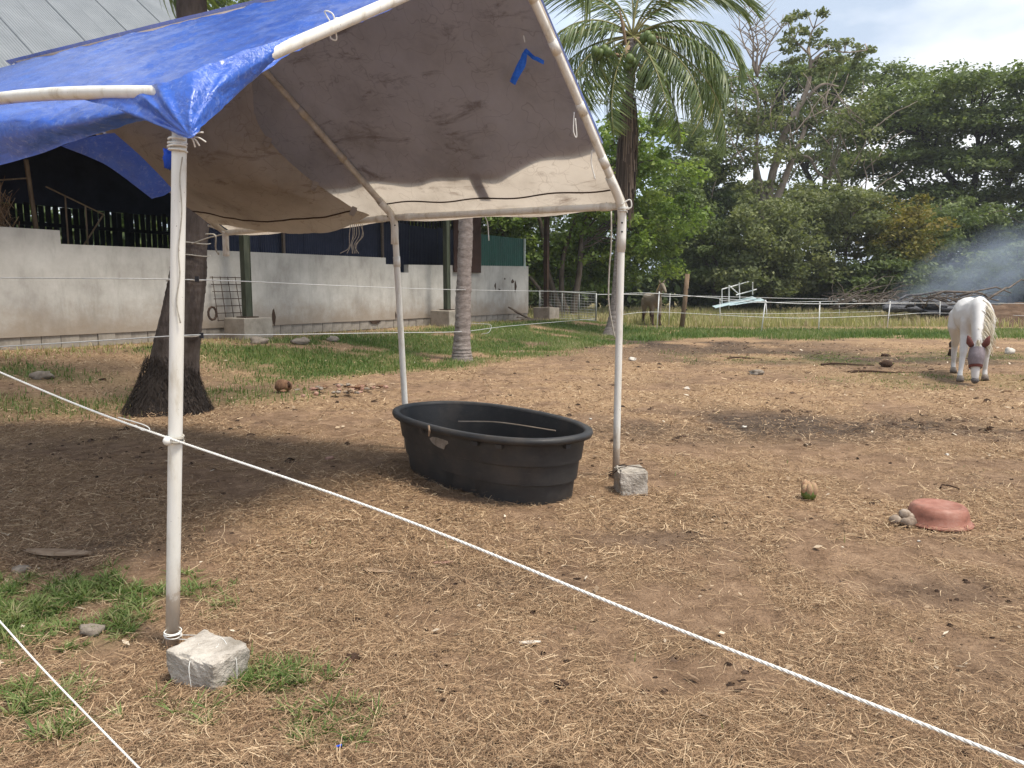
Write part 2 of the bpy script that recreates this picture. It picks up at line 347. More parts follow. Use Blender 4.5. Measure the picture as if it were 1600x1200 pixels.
def liner_mat(name, tint=1., tl=.45):
    m, t, o = mat_new(name)
    n = noise_tex(t, 1.6, 6, .65); col = ramp(t, n, [(.28, (.37 * tint, .335 * tint, .30 * tint)), (.5, (.51 * tint, .475 * tint, .435 * tint)), (.75, (.59 * tint, .555 * tint, .515 * tint))])
    st = noise_tex(t, 3.2, 8, .72, stretch=(.5, .5, 2.2), distort=.6); sm = ramp(t, st, [(.56, (0, 0, 0)), (.70, (1, 1, 1))])
    col = mixc(t, mixc(t, 1, sm, (.75, .75, .75), 'MULTIPLY'), col, (.15 * tint, .105 * tint, .08 * tint))
    vo = N(t, 'ShaderNodeTexVoronoi', feature='DISTANCE_TO_EDGE'); vo.inputs['Scale'].default_value = 3.2
    c = t.nodes.new('ShaderNodeTexCoord'); nz = t.nodes.new('ShaderNodeTexNoise'); nz.inputs['Scale'].default_value = 3
    va = N(t, 'ShaderNodeVectorMath', operation='ADD'); t.links.new(c.outputs['Object'], nz.inputs[0]); t.links.new(c.outputs['Object'], va.inputs[0]); t.links.new(nz.outputs['Color'], va.inputs[1]); t.links.new(va.outputs[0], vo.inputs['Vector'])
    cr = ramp(t, vo.outputs['Distance'], [(0, (1, 1, 1)), (.016, (0, 0, 0))])     # darker brown lines along old fold creases
    col = mixc(t, mixc(t, 1, cr, (.4, .4, .4), 'MULTIPLY'), col, (.2 * tint, .15 * tint, .115 * tint))
    b = principled(t, None, col, .75, .2, noise_tex(t, 7, 6, .7, distort=.8), .45, .02)
    tr = t.nodes.new('ShaderNodeBsdfTranslucent'); t.links.new(mixc(t, 1., col, (1.25, 1.15, 1.02), 'MULTIPLY'), tr.inputs[0])
    mx = t.nodes.new('ShaderNodeMixShader'); mx.inputs[0].default_value = tl
    t.links.new(b.outputs[0], mx.inputs[1]); t.links.new(tr.outputs[0], mx.inputs[2]); t.links.new(mx.outputs[0], o.inputs['Surface'])
    return m
M['liner'] = liner_mat('grey_liner', 1.0, .58)
M['rear_liner'] = liner_mat('brown_liner', .82, .42)
def tub_mat():
    m, t, o = mat_new('black_tub_plastic')
    n = noise_tex(t, 3.5, 7, .7, stretch=(1, 1, 2)); col = ramp(t, n, [(.3, (.019, .019, .020)), (.55, (.032, .031, .031)), (.8, (.07, .063, .056))])
    d = noise_tex(t, 2.0, 6, .7); dm = ramp(t, d, [(.50, (0, 0, 0)), (.72, (1, 1, 1))])
    col = mixc(t, mixc(t, 1, dm, (.6, .6, .6), 'MULTIPLY'), col, (.085, .068, .055))       # dried mud film
    sx = noise_tex(t, 16, 5, .8, stretch=(.5, .5, 4)); scm = ramp(t, sx, [(.60, (0, 0, 0)), (.72, (.5, .5, .5))])
    col = mixc(t, scm, col, (.12, .11, .105))
    principled(t, o, col, ramp(t, n, [(.3, (.42, .42, .42)), (.7, (.68, .68, .68))]), .4, noise_tex(t, 30, 4, .6), .15, .004); return m
M['tub'] = tub_mat()
def bowl_mat():
    m, t, o = mat_new('faded_red_plastic')
    n = noise_tex(t, 7, 7, .7, stretch=(1, 1, 1.5)); col = ramp(t, n, [(.28, (.16, .062, .04)), (.48, (.30, .125, .085)), (.75, (.42, .235, .18))])
    d = noise_tex(t, 5, 6, .7); dm = ramp(t, d, [(.56, (0, 0, 0)), (.7, (.7, .7, .7))]); col = mixc(t, dm, col, (.12, .075, .055))
    principled(t, o, col, .6, .35, noise_tex(t, 25, 4, .6), .2, .004); return m
M['bowl'] = bowl_mat()
def plaster_mat():
    m, t, o = mat_new('grey_render')
    n = noise_tex(t, .8, 8, .68); col = ramp(t, n, [(.28, (.30, .28, .255)), (.5, (.44, .42, .385)), (.75, (.56, .54, .50))])
    s = noise_tex(t, 1.5, 7, .7, stretch=(1.5, 1.5, .35)); sm = ramp(t, s, [(.50, (0, 0, 0)), (.74, (.55, .55, .55))])
    col = mixc(t, sm, col, (.20, .185, .16))                                         # vertical damp streaks
    g = t.nodes.new('ShaderNodeNewGeometry'); sx = t.nodes.new('ShaderNodeSeparateXYZ'); t.links.new(g.outputs['Position'], sx.inputs[0])
    ma = N(t, 'ShaderNodeMath', operation='MULTIPLY_ADD'); t.links.new(noise_tex(t, 2.2, 5, .7), ma.inputs[0]); ma.inputs[1].default_value = -1.1; t.links.new(sx.outputs['Z'], ma.inputs[2])
    sp_ = ramp(t, ma.outputs[0], [(.25, (.75, .75, .75)), (.9, (0, 0, 0))])               # mud splash band near the ground
    col = mixc(t, sp_, col, (.26, .205, .15))
    principled(t, o, col, .95, .1, noise_tex(t, 9, 7, .7), .35, .012); return m
M['plaster'] = plaster_mat()
def roof_mat():
    m, t, o = mat_new('zinc_roof')
    n = noise_tex(t, .7, 6, .65); col = ramp(t, n, [(.3, (.20, .215, .225)), (.7, (.29, .305, .315))])
    principled(t, o, col, .5, .4, None, metal=.25); return m
M['roof'] = roof_mat()
def bark_mat(name, a, b, c, sc=6, rings=0, st=(1, 1, .35)):
    m, t, o = mat_new(name); n = noise_tex(t, sc, 7, .7, stretch=st); col = ramp(t, n, [(.28, a), (.5, b), (.75, c)])
    h = noise_tex(t, sc * 4, 6, .7, stretch=st)
    principled(t, o, col, .95, .1, h, .8, .03); return m
M['palm_bark_dark'] = bark_mat('dark_palm_bark', (.035, .027, .022), (.085, .068, .058), (.15, .125, .11), 5)
M['palm_bark'] = bark_mat('grey_palm_bark', (.13, .105, .09), (.29, .245, .22), (.44, .39, .355), 6, st=(1, 1, 2.6))
M['bark'] = bark_mat('tree_bark', (.04, .03, .022), (.10, .078, .06), (.17, .14, .11), 3)
M['bark_pale'] = bark_mat('pale_bark', (.17, .13, .10), (.30, .245, .20), (.42, .36, .30), 2)
M['bark_dark'] = bark_mat('dark_bark', (.018, .015, .013), (.04, .034, .028), (.07, .06, .05), 2)
M['skirt'] = mat_rnd('dead_frond', [(0, (.05, .037, .03)), (.6, (.12, .088, .066)), (1, (.23, .175, .13))], .9, .1)
M['root'] = mat_rnd('root_fibre', [(0, (.018, .014, .012)), (.12, (.05, .04, .034)), (1, (.14, .11, .09))], .95, .1)
M['frond'] = mat_rnd('palm_frond', [(0, (.075, .115, .035)), (.55, (.14, .185, .06)), (.85, (.25, .27, .09)), (1, (.38, .33, .14))], .45, .4, .3)
M['rachis'] = mat_mottled('frond_stem', [(.3, (.13, .14, .045)), (.7, (.27, .23, .09))], 3, .6, .3)
M['leaf_bright'] = mat_rnd('leaf_bright', [(0, (0.084, 0.140, 0.025)), (.5, (0.168, 0.241, 0.047)), (1, (0.291, 0.347, 0.084))], .55, .3, .38)
M['leaf_mid'] = mat_rnd('leaf_mid', [(0, (.072, .102, .036)), (.5, (.135, .172, .060)), (1, (.22, .255, .095))], .6, .25, .32)
M['leaf_dark'] = mat_rnd('leaf_dark', [(0, (.046, .072, .030)), (.5, (.088, .122, .046)), (1, (.155, .188, .07))], .6, .25, .28)
M['leaf_olive'] = mat_rnd('leaf_olive', [(0, (.085, .105, .045)), (.5, (.16, .18, .078)), (1, (.26, .27, .125))], .65, .2, .32)
M['leaf_gold'] = mat_rnd('leaf_gold', [(0, (0.084, 0.096, 0.024)), (.5, (0.156, 0.144, 0.036)), (1, (0.288, 0.216, 0.060))], .65, .2, .35)
M['grass'] = mat_rnd('green_grass', [(0, (.07, .12, .03)), (.5, (.122, .19, .048)), (.78, (.20, .24, .085)), (1, (.36, .32, .18))], .6, .25, .3)
M['grass_near'] = mat_rnd('near_grass', [(0, (.075, .125, .03)), (.5, (.14, .20, .055)), (.75, (.23, .26, .10)), (1, (.42, .36, .21))], .6, .25, .3)
M['field_grass'] = mat_rnd('dry_field_grass', [(0, (.23, .25, .09)), (.35, (.38, .36, .16)), (.7, (.47, .40, .25)), (1, (.44, .33, .25))], .8, .15, .3)
M['straw'] = mat_rnd('straw', [(0, (.085, .05, .031)), (.35, (.235, .145, .084)), (.7, (.41, .275, .16)), (1, (.66, .50, .32))], .8, .2)
M['clod'] = mat_rnd('clods', [(0, (.03, .02, .015)), (.6, (.085, .056, .04)), (1, (.17, .115, .08))], 1, .05)
M['leaf_bits'] = mat_rnd('litter', [(0, (.17, .105, .065)), (.6, (.40, .30, .20)), (1, (.66, .58, .46))], .9, .1)
def ground_mat():
    m, t, o = mat_new('dry_ground')
    n1 = noise_tex(t, .55, 8, .68); n2 = noise_tex(t, 4.5, 8, .72, distort=.5); n3 = noise_tex(t, 26, 5, .75)
    soil = ramp(t, n2, [(.28, (.105, .066, .042)), (.46, (.222, .144, .092)), (.62, (.32, .215, .14)), (.8, (.43, .307, .203))])
    straw = ramp(t, n3, [(.3, (.20, .125, .073)), (.5, (.35, .235, .14)), (.7, (.52, .375, .23))])
    a = t.nodes.new('ShaderNodeAttribute'); a.attribute_name = 'straw'
    col = mixc(t, a.outputs['Fac'], soil, straw)
    mu = t.nodes.new('ShaderNodeAttribute'); mu.attribute_name = 'mud'
    mud = ramp(t, n2, [(.3, (.042, .03, .023)), (.6, (.12, .088, .066)), (.8, (.22, .168, .128))])
    col = mixc(t, mu.outputs['Fac'], col, mud)
    col = mixc(t, 1., col, ramp(t, n1, [(.3, (.80, .80, .80)), (.7, (1.12, 1.1, 1.08))]), 'MULTIPLY')
    g = t.nodes.new('ShaderNodeAttribute'); g.attribute_name = 'grass'
    gr = ramp(t, n3, [(.3, (.045, .065, .016)), (.6, (.085, .12, .03)), (.8, (.16, .17, .06))])
    col = mixc(t, g.outputs['Fac'], col, gr)
    n4 = noise_tex(t, 95, 4, .75); col = mixc(t, 1., col, ramp(t, n4, [(.30, (.55, .53, .50)), (.5, (1, 1, 1)), (.72, (1.35, 1.32, 1.25))]), 'MULTIPLY')
    principled(t, o, col, .97, .08, n3, .9, .03); return m
M['ground'] = ground_mat()

# ------------------------------------------------------------------ ground cover masks (world metres)
def soft(x, y, cx, cy, rx, ry): return np.clip(1.25 - np.sqrt(((x - cx) / rx) ** 2 + ((y - cy) / ry) ** 2), 0, 1)
BLOBS = [(*ground_at(100, 945)[:2], .75, .50), (*ground_at(20, 960)[:2], .55, .5), (*ground_at(215, 925)[:2], .22, .3), (*ground_at(395, 1065)[:2], .30, .22), (*ground_at(350, 1100)[:2], .28, .14), (*ground_at(300, 1105)[:2], .30, .2),
         (*ground_at(450, 1130)[:2], .35, .16), (*ground_at(140, 1130)[:2], .28, .16), (*ground_at(40, 1110)[:2], .4, .2), (*ground_at(60, 1010)[:2], .25, .15)]
def grass_near(x, y):
    v = 0
    for cx, cy_, rx, ry in BLOBS: v = np.maximum(v, soft(x, y, cx, cy_, rx, ry))
    return v * sstep(.33, .62, fbm(x * 4.2, y * 4.2, 31, 3))
def grass_mid(x, y):
    d = wall_d(x, y); s = (x - W0[0]) * WA[0] + (y - W0[1]) * WA[1]
    w = (fbm(x * .5, y * .5, 41, 3) - .5) * 2.2
    strip = sstep(1.0, 1.9, d + w * .25) * (1 - sstep(5.9, 7.3, d + w)) * sstep(1.0, 3.5, s + w) * (1 - sstep(33, 36, y))
    far = sstep(25.5, 28.5, y + w * 1.6) * (1 - sstep(31.0, 33.2, y + w * .9)) * sstep(1, 5, x)
    far2 = .30 * sstep(12.6, 13.4, y + w * .4) * (1 - sstep(14.6, 16.2, y + w * .5)) * sstep(4.8, 7.5, x)
    far3 = .30 * sstep(17, 18, y + w) * (1 - sstep(20, 22, y + w)) * sstep(3.5, 6, x)
    left = .55 * soft(x, y, -6.5, 10.6, 1.7, 1.0) + .55 * soft(x, y, -8.2, 12.8, 1.6, .7) + .55 * soft(x, y, -4.6, 12.0, 1.6, 1.0)
    return np.clip(np.maximum.reduce([strip, far, far2, far3, left]) * sstep(.22, .5, fbm(x * 1.1, y * 1.1, 43, 3)), 0, 1)
def grass_mask(x, y): return np.maximum(grass_near(x, y), grass_mid(x, y))
def mud_mask(x, y):
    w = (fbm(x * .4, y * .4, 51, 3) - .5)
    v = .9 * soft(x, y, 4.6, 24.5, 6.0, 4.0) + .75 * soft(x, y, 9, 19, 7, 3.2) + .22 * soft(x, y, -5.2, 9.0, 3.2, 1.8) + .95 * soft(x, y, 3.2, 9.4, 2.8, 1.3) + .6 * soft(x, y, 6.5, 9.0, 2.0, .8) + .12 * soft(x, y, -2.2, 7.0, 2.2, .9) + .55 * soft(x, y, -2.4, 4.9, .6, .35) + .5 * soft(x, y, -.2, 4.2, .9, .3) + .45 * soft(x, y, 1.1, 5.0, .9, .35) + .4 * soft(x, y, 2.4, 4.1, .7, .3)
    return np.clip(v * sstep(.30, .62, fbm(x * .9, y * .9, 53, 4)) * 1.25, 0, 1)
def straw_mask(x, y):
    a = sstep(.38, .56, fbm(x * .9 + 3, y * .9, 61, 4)) * .72 + .5 * sstep(.44, .62, fbm(x * 3.2, y * 3.2, 63, 3))
    near = 1 - .2 * sstep(4.0, 7, y) + .2 * sstep(8, 11, y)
    return np.clip(a * near, 0, 1) * (1 - .8 * mud_mask(x, y))

def axis(parts): return np.unique(np.concatenate([np.arange(a, b, s) for a, b, s in parts]))
xs = axis([(-420, -60, 40), (-60, -20, 4), (-20, -6, .3), (-6, 6, .055), (6, 20, .3), (20, 60, 4), (60, 460, 40)])
ys = axis([(-60, 0, 5), (0, 1.4, .3), (1.4, 9, .05), (9, 16, .1), (16, 40, .3), (40, 90, 3), (90, 800, 60)])
X, Y = np.meshgrid(xs, ys); Z = gz(X, Y)
i_ = np.arange(len(ys) - 1)[:, None] * len(xs) + np.arange(len(xs) - 1)[None]
Q_ = np.stack([i_, i_ + 1, i_ + len(xs) + 1, i_ + len(xs)], -1)
gme = mesh_q('ground', np.stack([X, Y, Z], -1), Q_, True, {'grass': np.clip(np.maximum(grass_mask(X, Y) * .85, .55 * sstep(34.5, 36, Y)), 0, 1).ravel(), 'mud': mud_mask(X, Y).ravel(), 'straw': straw_mask(X, Y).ravel()})
tag(obj('ground', gme, M['ground']), 'brown straw-strewn earth of the horse paddock', None, None, 'structure')

# ------------------------------------------------------------------ straw, grass, clods, litter
def in_view(n, y0, y1, power=1.0, margin=1.12):
    y = y0 + (y1 - y0) * rng.random(n) ** power; x = (rng.random(n) * 2 - 1) * .667 * margin * (y + .3); return x, y
def straw_layer(name, label, n, y0, y1, lmin, lmax, w, K, lift, thr):
    x, y = in_view(int(n * 2.2), y0, y1)
    keep = rng.random(len(x)) < (np.clip(straw_mask(x, y), 0, 1) * .96 + .04) * (1 - .75 * grass_mask(x, y)); x, y = x[keep][:n], y[keep][:n]
    m = len(x); ln = lmin + (lmax - lmin) * rng.random(m) ** 2.0
    th = fbm(x * 1.6, y * 1.6, 71, 2) * 9 + rng.normal(size=m) * 1.6; bend = rng.normal(size=m) * .45
    u = np.linspace(-.5, .5, K); ang = th[:, None] + bend[:, None] * u * 2
    dx = np.cumsum(np.cos(ang), 1) / K * ln[:, None]; dy = np.cumsum(np.sin(ang), 1) / K * ln[:, None]
    C = np.empty((m, K, 3)); C[..., 0] = x[:, None] + dx; C[..., 1] = y[:, None] + dy
    base = gz(C[..., 0], C[..., 1]); pile = np.clip(fbm(x * 2.1 + 7, y * 2.1, 21, 3) - .5, 0, 1) * .26
    hh = rng.random(m) ** 2 * (lift + pile); tilt = rng.normal(size=m) * .14
    C[..., 2] = base + .003 + hh[:, None] + np.maximum(-.25, tilt)[:, None] * u * ln[:, None] + np.abs(tilt)[:, None] * .5 * ln[:, None] * .5
    S = np.stack([-np.sin(th), np.cos(th), rng.normal(size=m) * .5], -1); S /= np.linalg.norm(S, axis=1, keepdims=True)
    W = np.repeat((w * (.6 + .8 * rng.random(m)))[:, None], K, 1)
    o = obj(name, ribbons(name, C, S, W, np.clip(rng.normal(.5, .27, m), 0, 1)), M['straw']); return tag(o, label, 'straw', None, 'stuff')
straw_layer('straw', 'loose dry straw scattered over the near ground', 85000, 1.7, 4.6, .03, .19, .0009, 3, .026, .3)
straw_layer('chaff', 'short broken chaff matted into the near ground', 92000, 1.7, 5.0, .012, .07, .0011, 2, .010, .3)
straw_layer('straw', 'thin dry straw littering the ground around the black tub', 62000, 4.4, 9.5, .04, .20, .0015, 3, .024, .3)
straw_layer('chaff', 'short broken chaff on the ground around the black tub', 66000, 4.6, 11, .02, .09, .0019, 2, .010, .3)
straw_layer('straw', 'short dry straw over the far half of the paddock', 60000, 9.2, 24, .05, .22, .0036, 2, .02, .3)

def grass_layer(name, label, n, y0, y1, h0, h1, w, mask, K=3, mat='grass', xr=None, bend=.5, dens=1.):
    if xr: y = y0 + (y1 - y0) * rng.random(n * 3); x = xr[0] + (xr[1] - xr[0]) * rng.random(n * 3)
    else: x, y = in_view(n * 4, y0, y1)
    keep = rng.random(len(x)) < mask(x, y) * dens; x, y = x[keep][:n], y[keep][:n]; m = len(x)
    h = h0 + (h1 - h0) * rng.random(m) ** 1.4; az = rng.random(m) * 2 * np.pi; b = np.abs(rng.normal(size=m)) * bend
    u = np.linspace(0, 1, K); C = np.empty((m, K, 3)); z0 = gz(x, y)
    C[..., 0] = x[:, None] + (np.cos(az) * b * h)[:, None] * u ** 1.7; C[..., 1] = y[:, None] + (np.sin(az) * b * h)[:, None] * u ** 1.7
    C[..., 2] = z0[:, None] - .005 + (h / np.sqrt(1 + .5 * b * b))[:, None] * u
    S = np.stack([-np.sin(az), np.cos(az), 0 * az], -1); W = (w * (.6 + .8 * rng.random(m)))[:, None] * np.linspace(1, .12, K)[None] ** .8
    o = obj(name, ribbons(name, C, S, W, np.clip(rng.normal(.5, .22, m) + 1.1 * (fbm(x * .5, y * .5, 95, 3) - .5), 0, 1)), M[mat]); return tag(o, label, 'grass', None, 'stuff')
def tufts(name, label, n, per):
    x, y = in_view(n * 60, 1.7, 5.4); k = rng.random(len(x)) < grass_near(x, y); x, y = x[k][:n], y[k][:n]; t = np.repeat(np.arange(len(x)), per); m = len(t)
    az = rng.random(m) * 2 * np.pi; h = (.018 + .075 * rng.random(len(x)) ** 1.7)[t] * (.5 + .7 * rng.random(m)); b = .35 + 1.1 * rng.random(m); u = np.linspace(0, 1, 4); rr = rng.random(m) * .022
    bx, by = x[t] + rr * np.cos(az), y[t] + rr * np.sin(az); C = np.empty((m, 4, 3))
    C[..., 0] = bx[:, None] + (np.cos(az) * b * h)[:, None] * u ** 1.6; C[..., 1] = by[:, None] + (np.sin(az) * b * h)[:, None] * u ** 1.6
    C[..., 2] = gz(bx, by)[:, None] - .004 + (h / np.sqrt(1 + .3 * b * b))[:, None] * (u - .28 * b[:, None] * u ** 2.4)
    S = np.stack([-np.sin(az), np.cos(az), rng.normal(size=m) * .35], -1); W = (.0017 + .0024 * rng.random(m))[:, None] * np.array([[.8, 1, .75, .08]])
    o = obj(name, ribbons(name, C, S, W, np.clip(rng.normal(.5, .18, len(x))[t] + rng.normal(0, .14, m), 0, 1)), M['grass_near']); return tag(o, label, 'grass', None, 'stuff')
tufts('grass', 'fresh green grass tufts around the near post and block', 1150, 12)
grass_layer('grass', 'green grass on the bank below the barn wall', 66000, 9, 34, .04, .11, .0085, lambda x, y: grass_mid(x, y) * (x < 4.5) * (.7 + .3 * sstep(.42, .58, fbm(x * 1.9, y * 1.9, 48, 3))), 3, xr=(-10, 4.5))
grass_layer('grass', 'green grass strip along the far paddock fence', 40000, 24.5, 33, .05, .20, .013, lambda x, y: grass_mid(x, y) * (x > 4), 3, xr=(4, 26))
grass_layer('grass', 'short worn grass around the white horse', 26000, 12.3, 23, .015, .05, .008, lambda x, y: grass_mid(x, y) * (x > 3.5) * sstep(.4, .6, fbm(x * 1.7, y * 1.7, 47, 3)) * 2, 3, xr=(3.5, 17))
def weeds(x, y): return .05 * sstep(.5, .62, fbm(x * 3.1, y * 3.1, 83, 2)) * (y < 12)
grass_layer('weeds', 'sparse green sprouts poking through the straw', 900, 2, 12, .02, .06, .004, weeds, 3)
def dry_litter(x, y):
    d = wall_d(x, y); return sstep(.1, .4, d) * (1 - sstep(1.5, 2.6, d)) * .9
grass_layer('dry_grass', 'dry brown grass along the foot of the barn wall', 12000, 12, 34, .04, .14, .010, dry_litter, 3, 'field_grass', (-11, 4))
def field_mask(x, y): return sstep(34.6, 36.0, y + (fbm(x * .5, y * .3, 91, 2) - .5) * 2.4) * (1 - .55 * sstep(5, 9, x) * sstep(0, 4, 38 - y) * (fbm(x * .6, y * .6, 92, 2) > .5))
grass_layer('field_grass', 'tall yellowed grass in the field behind the fence', 46000, 34, 52, .16, .50, .021, field_mask, 3, 'field_grass', (-3, 40), .35)
def clods(n, y0, y1, r0, r1, name, label):
    x, y = in_view(n * 3, y0, y1); k = rng.random(len(x)) < (.2 + mud_mask(x, y)) * (1 - grass_mask(x, y)) * (.2 + sstep(.45, .65, fbm(x * 1.2, y * 1.2, 77, 3))); x, y = x[k][:n], y[k][:n]; m = len(x)
    a = np.linspace(0, 2 * np.pi, 5, endpoint=False); r = r0 + (r1 - r0) * rng.random(m) ** 3
    V = np.zeros((m, 11, 3)); V[:, :5, 0] = np.cos(a); V[:, :5, 1] = np.sin(a); V[:, 5:10, 0] = .7 * np.cos(a + .5); V[:, 5:10, 1] = .7 * np.sin(a + .5)
    V[:, 5:10, 2] = .55; V[:, 10, 2] = .8; V *= (1 + rng.normal(size=V.shape) * .18); V *= r[:, None, None]; V[..., 0] *= (.8 + .8 * rng.random(m))[:, None]
    V[..., 0] += x[:, None]; V[..., 1] += y[:, None]; V[..., 2] += gz(x, y)[:, None] - .2 * r[:, None]
    F = [(i, (i + 1) % 5, 5 + (i + 1) % 5, 5 + i) for i in range(5)] + [(5 + i, 5 + (i + 1) % 5, 10, 10) for i in range(5)]
    # quads only: last ring closes with degenerate-free split
    Fq = [(i, (i + 1) % 5, 5 + (i + 1) % 5, 5 + i) for i in range(5)] + [(5, 6, 7, 10), (7, 8, 9, 10)]
    Q = (np.arange(m)[:, None, None] * 11 + np.array(Fq)[None])
    o = obj(name, mesh_q(name, V, Q, False, {'rnd': np.repeat(rng.random(m), 11)}), M['clod']); return tag(o, label, 'clods', None, 'stuff')
clods(5200, 1.8, 9, .003, .022, 'soil_clods', 'dark crumbs of soil and dung lying between the straw')
clods(3600, 7, 28, .008, .055, 'soil_clods', 'dark trampled clods in the far paddock')
def litter(n, y0, y1, s0, s1, label):
    x, y = in_view(n, y0, y1); m = len(x); th = rng.random(m) * 6.28; a = s0 + (s1 - s0) * rng.random(m) ** 2.5
    D = np.stack([np.cos(th), np.sin(th), rng.normal(size=m) * .2], -1) * a[:, None]; Sd = np.stack([-np.sin(th), np.cos(th), rng.normal(size=m) * .4], -1) * (a * (.25 + .3 * rng.random(m)))[:, None]
    c = np.stack([x, y, gz(x, y) + .012 + .3 * a], -1)
    V = np.stack([c - D, c - Sd + [0, 0, .004], c + D, c + Sd], 1); Q = np.arange(m * 4).reshape(m, 4)
    o = obj('leaf_litter', mesh_q('leaf_litter', V, Q, False, {'rnd': np.repeat(rng.random(m), 4)}), M['leaf_bits']); return tag(o, label, 'litter', None, 'stuff')
litter(420, 1.8, 7, .006, .035, 'pale flakes of husk and leaf on the near straw')
litter(800, 7, 26, .015, .055, 'pale flakes of husk and leaf in the far paddock')

# ------------------------------------------------------------------ barn
def bp(s, d, z): p = W0 + WA * s + WN * d; return np.array([p[0], p[1], z])
WRZ = math.atan2(WA[1], WA[0])
barn = empty('barn', bp(6, 0, .45), 'open-sided barn with grey rendered wall and zinc roof behind the palms', 'barn')
prof = [(-12, .72), (22 - 1.2, .72), (20.8, 2.70), (12.8, 2.54), (12.8, 2.27), (12.37, 2.27), (12.37, 2.53), (11.65, 2.52), (11.65, 2.73), (1.32, 2.64), (1.32, 2.92), (-12, 2.88)]
fr = [bp(s, 0, z) for s, z in prof]; bk = [bp(s, -.2, z) for s, z in prof]; n_ = len(prof)
b = MB(); b.add(fr + bk, [tuple(range(n_)), tuple(range(2 * n_ - 1, n_ - 1, -1))] + [(i, i + n_, (i + 1) % n_ + n_, (i + 1) % n_) for i in range(n_)])
wall = b.build('wall', M['plaster'], barn)
blk = MB().box((0, 0, 0), (.388, .17, .27)); blk_me = mesh_py('cinder_block', blk.V, blk.F); blk_me.materials.append(M['cinder'])
from mathutils import Matrix
for k in range(68):
    s = -6 + .4 * k + .2
    if s > 20.6: break
    o = bpy.data.objects.new('cinder_block', blk_me); link(o, wall)
    q = bp(s, -.115 + rng.normal() * .006, .582 + rng.normal() * .004); o.matrix_basis = Matrix.Translation(q) @ Matrix.Rotation(WRZ, 4, 'Z')
for (s, z, w, h) in ((18.2, 1.85, .10, .22), (18.5, 1.72, .16, .07), (19.5, 2.05, .22, .16), (19.75, 1.85, .16, .5), (18.9, 2.15, .14, .05), (6.95, .95, .14, .42), (12.1, .85, .08, .24), (11.1, .68, .5, .10)):
    b = MB(); a = np.linspace(0, 6.28, 9, endpoint=False); rr = 1 + rng.normal(size=9) * .25
    P = [bp(s + math.cos(t) * w / 2 * r, .006, z + math.sin(t) * h / 2 * r) for t, r in zip(a, rr)]; P2 = [p - np.array([*WN, 0]) * .02 for p in P]
    b.add(P + P2, [tuple(range(9)), tuple(range(17, 8, -1))] + [(i, i + 9, (i + 1) % 9 + 9, (i + 1) % 9) for i in range(9)]); b.build('wall_chip', M['brown_steel'], wall)
for s, mt in ((-3.2, 'green_paint'), (5.45, 'green_paint'), (13.95, 'green_paint'), (21.75, 'brown_steel')):
    d = .75 if s < 20 else .35; g0 = float(gz(*bp(s, d, 0)[:2]))
    MB().box(bp(s, d, g0 + .22), (.86, .8, .66), WRZ, jit=.012).build('footing', M['footing'], barn, bevel=.02)
    b = MB(); w = .18
    b.box(bp(s, d, 3.1), (.012 + w, .14, 4.32), WRZ)
    for e in (-1, 1): b.box(bp(s + e * w / 2, d, 3.1), (.014, .17, 4.34), WRZ)
    b.build('post', M[mt], barn)
    MB().box(bp(s, d, g0 + .565), (.4, .36, .03), WRZ).build('base_plate', M['brown_steel'], barn)
# roof sheets, real corrugation
EAVE, RIDGE, RD, ED = 5.2, 11.2, -6.5, 1.3
def sheet_mesh(name, w, L, waves, amp, per=8):
    n = waves * per + 1; u = np.linspace(0, w, n); h = amp * np.cos(u / w * waves * 2 * np.pi)
    V = np.stack([np.stack([u, np.zeros(n), h], -1), np.stack([u, np.full(n, L), h], -1)], 0); i = np.arange(n - 1)
    return mesh_q(name, V, np.stack([i, i + 1, i + n + 1, i + n], -1), True)
for side in (0, 1):
    d0, d1 = (ED, RD) if side == 0 else (-14.3, RD)
    slope = math.atan2(RIDGE - EAVE, abs(d1 - d0)); Ls = math.hypot(RIDGE - EAVE, d1 - d0); me = sheet_mesh('roof_sheet', .93, Ls, 12, .016)
    me.materials.append(M['roof'])
    ax = np.array([*WA, 0]); vy = (bp(0, d1, RIDGE) - bp(0, d0, EAVE)) / Ls; vz = np.cross(ax, vy)
    for k in range(40):
        s = -12.5 + .915 * k; q = bp(s, d0, EAVE + (k % 2) * .012)
        R = Matrix(((ax[0], vy[0], vz[0], q[0]), (ax[1], vy[1], vz[1], q[1]), (ax[2], vy[2], vz[2], q[2]), (0, 0, 0, 1)))
        o = bpy.data.objects.new('roof_sheet', me); link(o, barn); o.matrix_parent_inverse = parent_inv(barn); o.matrix_basis = R
# back wall: boards with gaps, siding above, inner partition
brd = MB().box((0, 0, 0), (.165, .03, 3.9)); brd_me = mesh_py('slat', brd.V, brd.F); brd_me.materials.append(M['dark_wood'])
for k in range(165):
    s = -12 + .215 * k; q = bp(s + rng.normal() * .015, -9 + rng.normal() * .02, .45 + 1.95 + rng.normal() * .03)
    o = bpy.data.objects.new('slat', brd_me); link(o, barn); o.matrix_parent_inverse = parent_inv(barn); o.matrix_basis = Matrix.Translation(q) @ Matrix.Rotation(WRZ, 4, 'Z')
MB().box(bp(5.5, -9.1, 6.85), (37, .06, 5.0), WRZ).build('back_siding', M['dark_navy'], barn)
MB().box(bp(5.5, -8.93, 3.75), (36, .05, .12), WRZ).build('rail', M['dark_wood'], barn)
MB().box(bp(-12.3, -6, 4.2), (.06, 13, 8), WRZ).build('end_siding', M['dark_navy'], barn)
